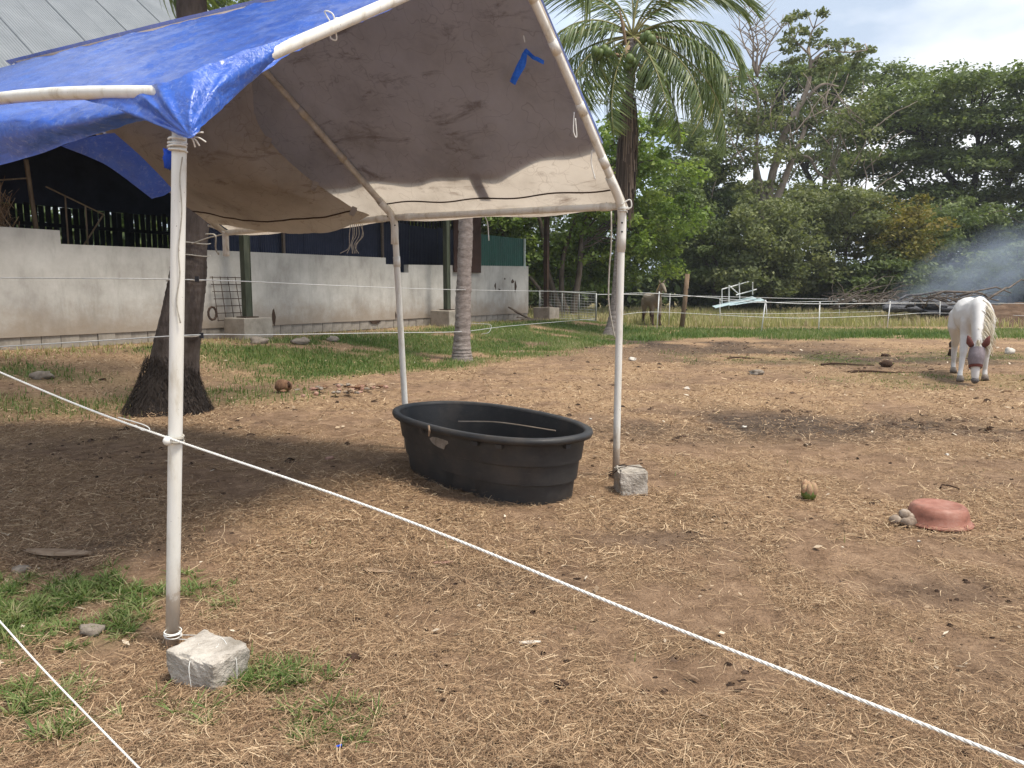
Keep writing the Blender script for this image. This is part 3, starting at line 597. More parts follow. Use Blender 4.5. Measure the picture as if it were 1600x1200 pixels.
def upright_sheet(s0, d, z0, z1, w, mat, name, waves=10, amp=.014):
    n = waves * 6 + 1; u = np.linspace(0, w, n); h = amp * np.cos(u / w * waves * 2 * np.pi)
    P0 = np.array([bp(s0 + a, d + b_, z0) for a, b_ in zip(u, h)]); P1 = P0.copy(); P1[:, 2] = z1; i = np.arange(n - 1)
    return obj(name, mesh_q(name, np.stack([P0, P1]), np.stack([i, i + 1, i + n + 1, i + n], -1), True), mat, barn)
for k in range(15): upright_sheet(6.0 + .9 * k, -2.5 + (k % 2) * .02, .45, 4.2 + rng.normal() * .03, .92, M['dark_navy'], 'partition_sheet')
sl2 = MB().box((0, 0, 0), (.14, .03, 1.2)); sl2_me = mesh_py('slat', sl2.V, sl2.F); sl2_me.materials.append(M['dark_wood'])
for k in range(62):
    q = bp(6.1 + .22 * k, -2.56, 4.65); o = bpy.data.objects.new('slat', sl2_me); link(o, barn); o.matrix_parent_inverse = parent_inv(barn); o.matrix_basis = Matrix.Translation(q) @ Matrix.Rotation(WRZ, 4, 'Z')
for s in (9.5, 14.2): MB().box(bp(s, -2.35, 2.6), (.08, .08, 4.3), WRZ).build('stud', M['grey_wood'], barn)
for k in range(4): upright_sheet(17.25 + .8 * k, -.06, 2.62, 3.83, .82, M['green_sheet'], 'green_panel', 5, .012)
MB().box(bp(20.5, -.02, 3.22), (.10, .06, 1.24), WRZ).build('panel_trim', M['pale_trim'], barn)
MB().box(bp(16.2, .06, 3.45), (1.75, .04, 2.2), WRZ).build('brown_panel', M['brown_sheet'], barn)
# hay and frames behind the wall
hay = MB(); g0 = bp(-.6, -1.2, .45)
for k in range(14): hay.blob(bp(-1.2 + rng.random() * 1.5, -1.25 + rng.normal() * .1, .7 + rng.random() * 2.55), (.62, .5, .4), k, .25, 10, 7)
tag(hay.build('hay_stack', M['hay'], None, True), 'brown hay piled behind the highest part of the grey wall', 'hay')
m = 2600; th = rng.random(m) * 6.28; c0 = np.array([bp(-1.5 + 2.1 * a, -.75 + .5 * b_, 2.5 + 1.15 * c_) for a, b_, c_ in zip(rng.random(m), rng.normal(size=m) * .5, rng.random(m))])
dirv = np.stack([np.cos(th), np.sin(th), rng.normal(size=m) * .9], -1) * .18
tag(obj('hay_strands', ribbons('hay_strands', np.stack([c0 - dirv, c0, c0 + dirv], 1), np.stack([-np.sin(th), np.cos(th), 0 * th], -1), np.full((m, 3), .006), rng.random(m) * .7), M['straw']), 'loose strands sticking out of the hay pile', 'hay', None, 'stuff')
fr_ = empty('metal_gate_frame', bp(2.0, -2.0, .45), 'thin metal gate frame standing inside the dark barn', 'frame')
for a, b_ in (((2.05, -2, .45), (1.75, -2, 4.6)), ((2.15, -2, 4.05), (3.6, -2.2, 3.55)), ((3.6, -2.2, 3.55), (2.4, -2.1, 1.9)), ((.2, -2, 3.9), (1.8, -2, 4.2)), ((1.3, -2, .5), (1.1, -2, 4.5)), ((2.6, -2.05, 2), (2.6, -2.05, 3.9)), ((3.1, -2.1, 2.6), (3.1, -2.1, 3.7))):
    MB().tube([bp(*a), bp(*b_)], .02 if a[0] != 2.05 else .05, 6).build('bar', M['post_wood'], fr_)
# wire rack and planks by the wall
rk = empty('wire_rack', bp(5.3, .35, .5), 'rusty wire grid panel leaning behind the green barn post', 'rack')
for k in range(5): MB().tube([bp(4.9 + k * .24, .32, .9), bp(4.95 + k * .23, .10, 2.02)], .010, 5).build('rod', M['rust_wire'], rk)
for k in range(7): f = k / 6; MB().tube([bp(4.88, .32 - .22 * f, .92 + 1.08 * f), bp(5.9, .32 - .22 * f, .92 + 1.08 * f)], .010, 5).build('rod', M['rust_wire'], rk)
MB().tube([bp(4.75 + .12 * math.cos(t), .3, 1.1 + .16 * math.sin(t)) for t in np.linspace(0, 6.28, 12)], .03, 6, False).build('coil', M['rust_wire'], rk)
pb = bp(19.3, .75, 0); pb[2] = float(gz(pb[0], pb[1]))
for k, (dx, dy, dz, rz, ry, lab) in enumerate(((-.25, .0, .34, .25, .5, 'weathered board on top of the pile at the wall corner'), (.0, -.1, .20, .4, .45, 'weathered board in the middle of the pile at the wall corner'),
        (.15, -.2, .12, .2, .12, 'weathered board lying at the front of the pile at the wall corner'), (.32, -.3, .07, .5, .05, 'weathered board lowest and rightmost of the pile at the wall corner'))):
    tag(MB().box(pb + np.array([dx, dy, dz]), (1.0, .28, .045), rz, 0, ry).build('board', M['grey_wood'], None), lab, 'board', 'boards stacked at the wall corner')

# ------------------------------------------------------------------ palms
def palm_trunk(pts, radii, mat, parent, rings=0, seed=0, n=14, flare=None):
    KT = 170; P = smooth_path(pts, KT); R = np.interp(np.linspace(0, 1, KT), np.linspace(0, 1, len(radii)), radii)
    b = MB(); a = np.linspace(0, 2 * np.pi, n, endpoint=False); rg = []
    for k in range(KT):
        f = 1 + (rings * ((1.3, .4, -.4, -1.3)[k % 4] + .8 * rng.normal()) if k > 8 else 0)
        r = R[k] * f * (1 + .10 * np.array([mnoise.noise(Vector((math.cos(t) * 2, math.sin(t) * 2, P[k][2] * 1.6 + seed))) for t in a]))
        if flare and P[k][2] - pts[0][2] < flare[0]:
            q = 1 - (P[k][2] - pts[0][2]) / flare[0]; r = r * (1 + flare[1] * q ** 1.6 * (1 + .25 * np.array([mnoise.noise(Vector((math.cos(t) * 3, math.sin(t) * 3, seed))) for t in a])))
        rg.append(P[k] + np.stack([r * np.cos(a), r * np.sin(a), 0 * a], -1))
    b.loft(rg); return b.build('trunk', mat, parent, True)
def frond_mesh(Lf, droop, nl, lw, seed, leaflet=.85, hang=.6):
    """one frond along +X, drooping towards -Z; returns (centre lines, sides, widths), rachis points"""
    r = np.random.default_rng(seed); K = 16; u = np.linspace(0, 1, K)
    ang = .25 - droop * u ** 1.25; x = np.cumsum(np.cos(ang)) / K * Lf; z = np.cumsum(np.sin(ang)) / K * Lf
    P = np.stack([x - x[0], .08 * Lf * u ** 2 * r.normal(), z - z[0]], -1) if False else np.stack([x - x[0], 0.10 * Lf * u ** 2 * r.normal() * np.ones(K), z - z[0]], -1)
    t = np.linspace(.14, 1, nl); Cs, Ss, Ws = [], [], []
    pos = np.stack([np.interp(t, u, P[:, k]) for k in range(3)], -1); tan = np.stack([np.interp(t, u, np.gradient(P[:, k])) for k in range(3)], -1); tan /= np.linalg.norm(tan, axis=1, keepdims=True)
    for sgn in (-1, 1):
        side = np.array([0, sgn, 0.]); ll = leaflet * np.sin(np.pi * np.clip(t * .88 + .1, 0, 1)) ** .6 * (.85 + .3 * r.random(nl))
        d0 = tan * .75 + side * .75 + r.normal(size=(nl, 3)) * .10; d0 /= np.linalg.norm(d0, axis=1, keepdims=True)
        v = np.linspace(0, 1, 4)[None, :, None]; dn = np.array([0, 0, -1.])
        C = pos[:, None] + d0[:, None] * ll[:, None, None] * v * (1 - .35 * hang * v) + dn * ll[:, None, None] * hang * v ** 1.8 * (.6 + .8 * r.random(nl))[:, None, None]
        S = np.cross(d0, np.array([0, 0, 1.]) + r.normal(size=(nl, 3)) * .4); S /= np.linalg.norm(S, axis=1, keepdims=True)
        Cs.append(C); Ss.append(S); Ws.append(np.full((nl, 1), lw) * np.array([[.5, 1, .8, .1]]))
    return np.concatenate(Cs), np.concatenate(Ss), np.concatenate(Ws), P
FR = {}
def frond_data(kind):
    if kind in FR: return FR[kind]
    droop, seed, Lf, hang = kind
    C, S, W, P = frond_mesh(Lf, droop, 62, .023, seed, 1.0, hang); r = np.random.default_rng(seed + 5)
    rn = np.clip(r.normal(.42, .24, len(C)), 0, 1); me = ribbons('frond', C, S, W, rn, True); me.materials.append(M['frond'])
    b = MB().tube(P, np.linspace(.045, .008, len(P)), 6); rm = mesh_py('stem', b.V, b.F, True); rm.materials.append(M['rachis']); FR[kind] = (me, rm); return FR[kind]
def frond(parent, top, az, el, kind, roll=0):
    me, rm = frond_data(kind); R = Matrix.Translation(top) @ Matrix.Rotation(az, 4, 'Z') @ Matrix.Rotation(-el, 4, 'Y') @ Matrix.Rotation(roll, 4, 'X')
    o = bpy.data.objects.new('frond', me); link(o, parent); o.matrix_parent_inverse = parent_inv(parent); o.matrix_basis = R
    st = bpy.data.objects.new('stem', rm); link(st, o); return o
def palm_crown(parent, top, n, seed, Lf=4.4):
    r = np.random.default_rng(seed)
    for k in range(n):
        az = k * 2.399 + r.normal() * .2; lv = k / n
        frond(parent, top + np.array([0, 0, .2 - .3 * lv]), az, 1.2 - 1.5 * lv, ((1.5 + .3 * (k % 3)), 100 + k % 3, Lf, .7), r.normal() * .3)
# palm 1: dark, wide foot, at the left of the shelter
p1 = ground_at(262, 640); Y1 = p1[1]
palm1 = empty('coconut_palm', p1, 'dark-trunked coconut palm with swollen fibrous foot behind the near white post', 'palm')
pts = [p1 - [0, 0, .15], at(272, 560, Y1), at(287, 470, Y1), at(298, 380, Y1), at(302, 200, Y1), at(299, 10, Y1), at(296, -160, Y1), at(290, -330, Y1)]
palm_trunk(pts, [.34, .30, .26, .225, .21, .19, .18, .17], M['palm_bark_dark'], palm1, .007, 1, 18, (1.0, .75))
m = 4200; th = rng.random(m) * 6.28; hh = rng.random(m) ** 1.3 * .8; q_ = 1 - hh; rr = (.335 - .06 * hh) * (1 + .78 * q_ ** 1.6) + rng.random(m) * .015
cx = p1[0] + .10 * hh + rr * np.cos(th); cyy = p1[1] + rr * np.sin(th); c0 = np.stack([cx, cyy, p1[2] - .02 + hh], -1)
dv = np.stack([np.cos(th) * .02 - np.sin(th) * rng.normal(size=m) * .03, np.sin(th) * .02 + np.cos(th) * rng.normal(size=m) * .03, -.04 - .04 * rng.random(m)], -1)
obj('root_fibres', ribbons('root_fibres', np.stack([c0, c0 + dv * .6, c0 + dv], 1), np.stack([-np.sin(th), np.cos(th), 0 * th], -1), np.full((m, 3), .006), rng.random(m) * .12), M['root'], palm1)
palm_crown(palm1, at(290, -330, Y1), 15, 4)
for yy, rr in ((381, .225), (400, .225), (438, .24), (524, .265)):
    c = at(300 if yy < 430 else (291 if yy < 500 else 281), yy, Y1); MB().tube([c + np.array([math.cos(t) * (rr + .012), math.sin(t) * (rr + .012), .01 * math.sin(3 * t)]) for t in np.linspace(0, 6.283, 22)], .007, 5, False).build('tied_cord', M['grey_cord'], palm1)
for (xx, yy) in ((308, 436), (315, 524)): MB().box(at(xx, yy, Y1 - .25), (.05, .08, .07), .3).build('insulator', M['black_plastic_small'], palm1)
# palm 2: grey trunk between wall and tub
p2 = ground_at(722, 563); Y2 = p2[1]
palm2 = empty('coconut_palm', p2, 'ringed grey palm trunk in front of the barn wall, right of the middle post', 'palm')
palm_trunk([p2 - [0, 0, .1], at(722, 530, Y2), at(725, 440, Y2), at(728, 340, Y2), at(731, 200, Y2), at(733, 60, Y2), at(730, -120, Y2)], [.21, .20, .175, .17, .165, .155, .15], M['palm_bark'], palm2, .022, 7, 14, (.8, .35))
palm_crown(palm2, at(730, -120, Y2), 15, 9)
# palm 3: the one whose crown is in view
p3 = ground_at(955, 523); Y3 = p3[1]
palm3 = empty('coconut_palm', p3, 'coconut palm bearing green nuts with a skirt of dead fronds, right of the shelter', 'palm')
top3 = at(988, 62, Y3)
palm_trunk([p3 - [0, 0, .1], at(960, 490, Y3), at(966, 420, Y3), at(972, 330, Y3), at(979, 220, Y3), at(986, 110, Y3), top3], [.23, .19, .165, .16, .155, .16, .20], M['palm_bark'], palm3, .02, 5, 12, (1.0, .6))
R_ = math.radians
for az, el, dr, sd_, Lf, hg in ((5, 58, 1.5, 1, 5.2, .75), (-12, 40, 1.75, 2, 5.4, .8), (20, 20, 1.9, 3, 5.0, .85), (-25, -5, 1.6, 4, 5.0, .8), (-40, -32, 1.2, 5, 5.2, .9), (10, -22, 1.25, 6, 5.2, .9), (-75, -42, .95, 7, 4.6, .9), 
        (-150, -38, 1.1, 9, 4.8, .9), (175, -12, 1.5, 10, 4.8, .9), (160, 25, 1.9, 11, 4.6, .9), (190, 45, 1.8, 12, 5.0, .85), (140, 60, 1.5, 13, 4.6, .7), (80, 70, 1.2, 14, 4.6, .7), (60, 30, 1.7, 15, 4.8, .8), (100, -5, 1.6, 16, 4.8, .8),
        (-10, 18, 2.5, 31, 6.2, .9), (8, 0, 2.1, 32, 6.2, .9), (-22, -28, 1.4, 33, 6.0, .9), (178, 12, 2.4, 34, 5.8, .9), (200, -25, 1.5, 35, 5.6, .9), (-6, 50, 2.0, 36, 6.0, .9), (215, 10, 1.7, 19, 4.8, .9), (45, -15, 1.5, 20, 4.9, .8), (-130, -62, .7, 21, 4.4, .7), (185, -48, .9, 22, 4.4, .8), (30, 75, 1.1, 23, 4.6, .6), (-5, -60, .7, 24, 4.6, .8)):
    frond(palm3, top3 + np.array([0, 0, .1]), R_(az), R_(el), (dr, sd_ + 200, Lf, hg), rng.normal() * .25)
m = 900; th = rng.random(m) * 6.28; z0 = rng.random(m); ln = 1.2 + 2.4 * rng.random(m)
base = np.array([at(983, 150, Y3) + (at(976, 265, Y3) - at(983, 150, Y3)) * f for f in z0]); rr = .15 + .15 * rng.random(m)
c0 = base + np.stack([np.cos(th) * rr, np.sin(th) * rr, 0 * th], -1); u = np.linspace(0, 1, 3)
C = c0[:, None] + np.stack([np.cos(th)[:, None] * .12 * u, np.sin(th)[:, None] * .12 * u, -ln[:, None] * .62 * u], -1)
obj('dead_fronds', ribbons('dead_fronds', C, np.stack([-np.sin(th), np.cos(th), 0 * th], -1), np.full((m, 3), .02), rng.random(m)), M['skirt'], palm3)
COCO = [(930, 80), (938, 84), (944, 78), (933, 88), (950, 82), (984, 92), (981, 102), (990, 98), (1006, 112), (1011, 120), (1004, 126), (1009, 132), (1001, 118), (1013, 128), (1012, 56), (1006, 60), (1018, 62), (1000, 134)]
for k in range(18):
    q = at(*COCO[k], Y3 - 1.3 + .12 * (k % 4))
    MB().blob(q, (.15, .15, .18), k, .06, 10, 8).build('coconut', M['coconut_green'], palm3, True)
for k, (xa, ya, xb, yb) in enumerate(((985, 90, 920, 85), (990, 62, 1042, 60), (978, 70, 968, 15), (983, 72, 976, 95), (995, 95, 1012, 130))):
    A_, B_ = at(xa, ya, Y3 - .2), at(xb, yb, Y3 - .6); MB().tube([A_, (A_ + B_) / 2 + [0, 0, .08], B_], [.05, .07, .02], 6).build('flower_stalk', M['dry_leaf'], palm3)

# ------------------------------------------------------------------ trees
def leaf_cloud(cs, rs, n_per, size, r, up=.8, aspect=.55):
    cs = np.asarray(cs); rs = np.asarray(rs); Mc = len(cs); n = np.maximum(3, (np.asarray(n_per) * np.ones(Mc)).astype(int)); idx = np.repeat(np.arange(Mc), n); T = len(idx)
    d = r.normal(size=(T, 3)); d /= np.linalg.norm(d, axis=1, keepdims=True); p = cs[idx] + d * rs[idx] * (r.random(T) ** .45)[:, None]
    nn = r.normal(size=(T, 3)) * .7 + np.array([0, 0, up]) + d * .35; nn /= np.linalg.norm(nn, axis=1, keepdims=True)
    t1 = np.cross(nn, r.normal(size=(T, 3))); t1 /= np.linalg.norm(t1, axis=1, keepdims=True) + 1e-9; t2 = np.cross(nn, t1)
    s = size * (.6 + .8 * r.random(T))[:, None]
    V = np.stack([p - t1 * s, p - t2 * s * aspect, p + t1 * s, p + t2 * s * aspect], 1)
    tint = np.clip(r.normal(.5, .16, Mc)[idx] + r.normal(0, .16, T), 0, 1)
    return V, tint
def limb_path(a, b, r, sag=.15, n=6):
    a, b = np.asarray(a), np.asarray(b); t = np.linspace(0, 1, n)[:, None]; Ld = np.linalg.norm(b - a)
    w = r.normal(size=(n, 3)) * .035 * Ld; w[0] = w[-1] = 0
    return a + (b - a) * t + np.array([0, 0, 1]) * (sag * Ld * np.sin(np.pi * t) * np.array(1.)) + w
def tree(name, label, base, stems, clumps, leafmat, barkmat, n_per, size, seed, group=None, r0=.3, limbs=40, up=.8, limb_r=.07, extra=None, cat='tree', aspect=.55):
    r = np.random.default_rng(seed); root = empty(name, base, label, cat, group); b = MB(); nodes = []
    for st in stems:
        P = smooth_path(st[0], 14); b.tube(P, np.linspace(st[1], st[2], 14), 8); nodes += list(P[4:])
    nodes = np.array(nodes); cs = np.array([c for c, _ in clumps]); rs = np.array([q for _, q in clumps])
    for k in r.permutation(len(cs))[:limbs]:
        c = cs[k]; ok = nodes[:, 2] < c[2] + .2; nd = nodes[ok] if ok.any() else nodes; q = nd[np.argmin(np.linalg.norm((nd - c) * [1, 1, .6], axis=1))]
        b.tube(limb_path(q, c, r), np.linspace(limb_r, limb_r * .3, 6), 5)
    if extra: extra(b, r)
    b.build('trunk', M[barkmat], root, True)
    V, tint = leaf_cloud(cs, rs, n_per, size, r, up, aspect); T = len(V)
    me = mesh_q('crown', V, np.arange(T * 4).reshape(T, 4), False, {'rnd': np.repeat(tint, 4)}); obj('crown', me, M[leafmat], root); return root
def clump_fill(ells, n, cr, r, flat=.6, shell=.55, zmin=None):
    out_ = []; vol = np.array([e[1][0] * e[1][1] * e[1][2] for e in ells]) ** .67; pk = r.choice(len(ells), n, p=vol / vol.sum())
    for i in pk:
        c, q = ells[i]; d = r.normal(size=3); d /= np.linalg.norm(d); f = shell + (1 - shell) * r.random()
        p = np.asarray(c) + d * np.asarray(q) * f; s = cr * (.6 + .8 * r.random())
        if zmin is not None and p[2] < zmin: p[2] = zmin + r.random() * .8
        out_.append((p, (s * (1 + .4 * r.random()), s * (1 + .4 * r.random()), s * flat)))
    return out_
def ppx(px, py, Y, rx, ry_, rd): return (at(px, py, Y), (rx * Y / FOC, rd, ry_ * Y / FOC))     # crown lobe given by its size in photo pixels
r = np.random.default_rng(5)
# bright bushy tree beside the barn
b0 = ground_at(880, 497); YB = float(b0[1]); g = b0
stems = [([g, at(868, 465, YB), at(852, 410, YB), at(845, 350, YB), at(820, 300, YB - 1)], .22, .08), ([g + [.3, 0, 0], at(878, 460, YB), at(880, 400, YB), at(900, 340, YB), at(915, 280, YB)], .19, .07),
         ([g + [.6, 0, 0], at(898, 470, YB), at(906, 420, YB), at(912, 350, YB + .5), at(950, 290, YB)], .24, .08), ([g + [.2, 0, 0], at(860, 480, YB - .3), at(838, 445, YB - .5), at(800, 400, YB), at(780, 350, YB)], .15, .05)]
el = [ppx(990, 300, YB + 3, 105, 125, 4), ppx(900, 300, YB + 1, 100, 90, 4), ppx(800, 330, YB + 1, 80, 85, 3.5), ppx(1040, 365, YB + 4.5, 62, 75, 3), ppx(950, 390, YB + 5, 80, 55, 3), ppx(1000, 215, YB + 1, 70, 60, 3)]
tree('broadleaf_tree', 'bright green bushy tree with several leaning stems beside the wire gate', g, stems, clump_fill(el, 210, .75, r, .7, .35), 'leaf_bright', 'bark', 170, .13, 21, r0=.3, limbs=50, limb_r=.06)
# dark tree behind the barn end
g = np.array([-2.5, 47., .6]); stems = [([g, at(735, 420, 47), at(740, 340, 47), at(745, 280, 47)], .3, .1)]
tree('broadleaf_tree', 'dark green tree showing above the green barn panel', g, stems, clump_fill([ppx(760, 330, 47, 90, 85, 4), ppx(680, 340, 48, 80, 60, 4)], 110, .95, r, .7, .35), 'leaf_mid', 'bark', 130, .15, 22)
# tall sparse tree with pale forked trunk
YT = 58.; g = np.array([at(1198, 480, YT)[0], YT, .3])
stems = [([g, at(1196, 400, YT), at(1200, 318, YT), at(1211, 255, YT), at(1232, 195, YT), at(1258, 150, YT), at(1267, 105, YT), at(1262, 75, YT)], .42, .10),
         ([at(1198, 345, YT), at(1218, 300, YT - .3), at(1238, 250, YT - .5), at(1254, 212, YT - .6), at(1262, 190, YT)], .34, .10), ([at(1196, 330, YT), at(1186, 280, YT), at(1176, 240, YT), at(1150, 228, YT)], .25, .07),
         ([at(1194, 350, YT), at(1180, 290, YT + .4), at(1183, 210, YT), at(1184, 150, YT), at(1170, 120, YT)], .2, .05), ([at(1248, 245, YT), at(1265, 247, YT - .5), at(1278, 270, YT - .6), at(1296, 280, YT)], .13, .07),
         ([at(1262, 150, YT), at(1285, 132, YT), at(1310, 135, YT)], .14, .05), ([at(1266, 100, YT), at(1290, 80, YT), at(1325, 82, YT), at(1355, 78, YT)], .09, .03), ([at(1264, 85, YT), at(1240, 60, YT), at(1232, 40, YT)], .08, .03), ([at(1264, 85, YT), at(1268, 50, YT), at(1290, 30, YT)], .08, .03)]
cl = []
for (x_, y_) in ((1228, 32), (1245, 24), (1262, 28), (1290, 24), (1238, 48), (1258, 52), (1278, 48), (1226, 60), (1245, 70), (1272, 70), (1292, 66), (1308, 72), (1324, 68), (1342, 70), (1358, 78), (1335, 86), (1316, 92), (1296, 88), (1278, 94), (1230, 78), (1250, 90), (1305, 104), (1340, 95), (1232, 102), (1265, 112), (1290, 108)):
    cl += [(at(x_ + 5 * r.normal(), y_ + 4 * r.normal(), YT + r.normal() * 1.2), (.5, .5, .28)) for _ in range(2)]
cl += clump_fill([ppx(1150, 190, YT, 75, 70, 4), ppx(1240, 200, YT, 110, 70, 4), ppx(1330, 200, YT - 1, 80, 75, 4), ppx(1110, 130, YT, 40, 35, 3), ppx(1180, 260, YT - 1, 80, 50, 4)], 120, .95, r, .5, .1)
def twigs(b, r):
    for k in range(60):
        a = at(1110 + 260 * r.random(), 160 + 150 * r.random(), YT - 2.5 * r.random()); e = a + np.array([r.normal() * 1.5, r.normal() * .5, 1.6 + r.random() * 1.6]); b.tube(limb_path(a, e, r, .05, 5), np.linspace(.05, .015, 5), 4)
    for k in range(6):   # bare crown top left
        a = at(1183, 120, YT); e = at(1140 + 18 * k + 6 * r.normal(), 5 + 18 * r.random(), YT + r.normal()); P = limb_path(a, e, r, .0, 7); b.tube(P, np.linspace(.09, .02, 7), 4)
        for q in (2, 3, 4, 5):
            for s_ in (-1, 1): e2 = P[q] + np.array([s_ * (.8 + .6 * r.random()), r.normal() * .4, .7 + .7 * r.random()]); b.tube(limb_path(P[q], e2, r, .05, 4), np.linspace(.04, .012, 4), 4)
tree('broadleaf_tree', 'tall sparse tree with pale forked trunk rising above the wood', g, stems, cl, 'leaf_olive', 'bark_pale', [46] * 52 + [60] * 120, .15, 23, limbs=60, limb_r=.05, extra=twigs)
# rain trees: wide tiered umbrellas
def rain_tree(label, bx, Yr, tiers, trunk_px, seed, n, group='wide tiered trees behind the paddock', mat='leaf_dark', npl=128):
    r = np.random.default_rng(seed); g = np.array([at(bx, 460, Yr)[0], Yr, .4]); cl = []
    for (cx, cy_, hw, hh_, rd) in tiers:
        for k in range(int(n * hw / 100)):
            a = r.random() * 6.28; q = math.sqrt(r.random()); dome = 1 - q * q
            p = at(cx + hw * q * math.cos(a), cy_ - hh_ * dome + r.normal() * hh_ * .18, Yr) + np.array([0, rd * q * math.sin(a), 0]); s = 1.0 + .8 * r.random(); cl.append((p, (s * 1.25, s * 1.25, s * .33)))
    stems = [([g] + [at(x, y, Yr + dy) for x, y, dy in st], w, w * .3) for st, w in trunk_px]
    return tree('rain_tree', label, g, stems, cl, mat, 'bark_dark', npl, .17, seed, group, limbs=130, up=1.3, limb_r=.10, aspect=.6)
rain_tree('broad umbrella-shaped tree with dark forked trunk behind the smoke', 1545, 66, [(1480, 165, 120, 38, 7), (1600, 150, 140, 30, 7), (1400, 185, 90, 34, 6), (1430, 215, 120, 36, 6), (1450, 320, 100, 26, 5), (1580, 330, 90, 30, 5), (1560, 215, 130, 38, 7), (1660, 225, 100, 34, 6), (1400, 265, 110, 30, 5), (1500, 275, 110, 32, 6), (1610, 280, 90, 34, 6)],
          [([(1540, 400, 0), (1535, 360, 0), (1510, 310, 0), (1470, 260, 0), (1440, 210, 0)], .55), ([(1545, 390, 0), (1550, 340, 0), (1575, 290, 0), (1600, 220, 0)], .5), ([(1535, 370, 1), (1520, 310, -1), (1530, 240, -2), (1520, 180, -1)], .4), ([(1532, 365, 0), (1490, 330, 0), (1430, 310, 0)], .3), ([(1556, 350, 0), (1600, 320, 0), (1650, 280, 0)], .3)], 31, 42, mat='leaf_mid')
rain_tree('broad umbrella-shaped tree behind the tall pale-trunked tree', 1290, 80, [(1200, 150, 110, 36, 6), (1300, 135, 110, 34, 6), (1380, 150, 100, 30, 6), (1260, 200, 120, 30, 6), (1370, 220, 90, 30, 5), (1290, 262, 80, 20, 5)],
          [([(1285, 390, 0), (1280, 320, 0), (1250, 250, 0), (1210, 190, 0)], .5), ([(1290, 370, 0), (1310, 290, 0), (1350, 220, 0), (1370, 170, 0)], .45), ([(1286, 360, 0), (1290, 260, 1), (1300, 170, 1)], .4)], 32, 40, mat='leaf_mid')
rain_tree('broad umbrella-shaped tree at the right end of the wood', 1760, 60, [(1720, 190, 110, 40, 6), (1650, 260, 80, 36, 4), (1760, 290, 110, 40, 5)], [([(1755, 380, 0), (1740, 300, 0), (1700, 220, 0)], .5), ([(1755, 380, 0), (1780, 300, 0), (1800, 220, 0)], .4)], 33, 30, mat='leaf_mid')
# lower trees along the field edge
def low_tree(label, px, Yl, lobes, mat, bark, seed, n, npl=130, size=.13, stems_px=None, group='lower trees along the field edge', shell=.35):
    r = np.random.default_rng(seed); g = np.array([at(px, 470, Yl)[0], Yl, float(gz(at(px, 470, Yl)[0], Yl))]); el = [ppx(a, b_, Yl + dy, c, d, e) for a, b_, c, d, e, dy in lobes]
    top = el[0][0]; stems = [([g, g + (top - g) * .4 + r.normal(size=3) * .3, g + (top - g) * .8], .2, .07)] if not stems_px else [([g] + [at(x, y, Yl) for x, y in st], w, w * .4) for st, w in stems_px]
    return tree('broadleaf_tree', label, g, stems, clump_fill(el, n, .85, r, .55, shell), mat, bark, npl, size, seed, group, limbs=26, limb_r=.05)
low_tree('olive green tree left of the derelict pipe frame, behind the wooden post', 1120, 53, [(1130, 390, 55, 70, 3, 0), (1090, 400, 50, 60, 3, 2)], 'leaf_mid', 'bark', 41, 90)
low_tree('dense olive tree behind the derelict pipe frame', 1200, 50, [(1200, 370, 75, 70, 3.4, 0), (1190, 430, 70, 35, 3, -1)], 'leaf_olive', 'bark', 42, 130)
low_tree('dense low tree with a slim bare stem, below the pale forked trunk', 1318, 52, [(1290, 340, 75, 55, 3.5, 0), (1340, 350, 50, 50, 3, 1), (1260, 420, 60, 40, 3, 0)], 'leaf_olive', 'bark', 43, 130, stems_px=[([(1318, 440), (1322, 390), (1326, 350)], .16)])
low_tree('yellowing low tree behind the brush pile', 1405, 51, [(1410, 350, 55, 45, 3, 0), (1400, 400, 60, 40, 3, 0)], 'leaf_gold', 'bark', 44, 80, 110)
low_tree('low green tree right of the yellowing one', 1390, 50, [(1400, 430, 70, 35, 3, 0), (1340, 440, 50, 25, 2.5, 0)], 'leaf_mid', 'bark', 45, 80)
low_tree('young feathery tree standing in the smoke', 1585, 47, [(1590, 405, 50, 28, 2.5, 0), (1560, 435, 60, 25, 2.5, 0), (1630, 430, 50, 40, 2.5, 0)], 'leaf_mid', 'bark', 46, 70)
low_tree('shaded dense thicket tree under the umbrella tree', 1490, 60, [(1480, 400, 70, 60, 4, 0), (1440, 350, 60, 50, 4, 2), (1540, 410, 80, 60, 4, 0), (1600, 380, 60, 60, 4, 0)], 'leaf_dark', 'bark', 47, 190)
low_tree('dark leafy tree between the bushy tree and the field', 1050, 56, [(1060, 330, 60, 90, 4, 0), (1085, 250, 45, 60, 4, 2)], 'leaf_mid', 'bark', 48, 110)
low_tree('tall grey-green tree behind the coconut palm crown', 1080, 75, [(1090, 190, 60, 60, 5, 0), (1060, 260, 70, 60, 5, 0), (910, 130, 60, 90, 5, 0)], 'leaf_olive', 'bark', 49, 55, 80, .17)
low_tree('dense tree off the right of the burning pile', 1680, 50, [(1690, 400, 60, 60, 3, 0), (1740, 380, 70, 80, 4, 0)], 'leaf_mid', 'bark', 50, 90)
low_tree('leafy tree behind the barn roof ridge', 330, 48, [(370, 60, 120, 90, 5, 0), (480, 160, 140, 110, 5, 0)], 'leaf_mid', 'bark', 51, 90, 120, .2)
low_tree('sunlit leafy bush seen between the leaning stems beside the gate', 860, 46, [(870, 410, 60, 50, 3, 0), (800, 420, 50, 40, 3, 0), (940, 420, 60, 45, 3, 1)], 'leaf_bright', 'bark', 52, 100)
low_tree('leafy tree filling the gap right of the bushy tree', 1075, 60, [(1090, 360, 60, 70, 4, 0), (1110, 300, 50, 50, 4, 0)], 'leaf_dark', 'bark', 53, 120)
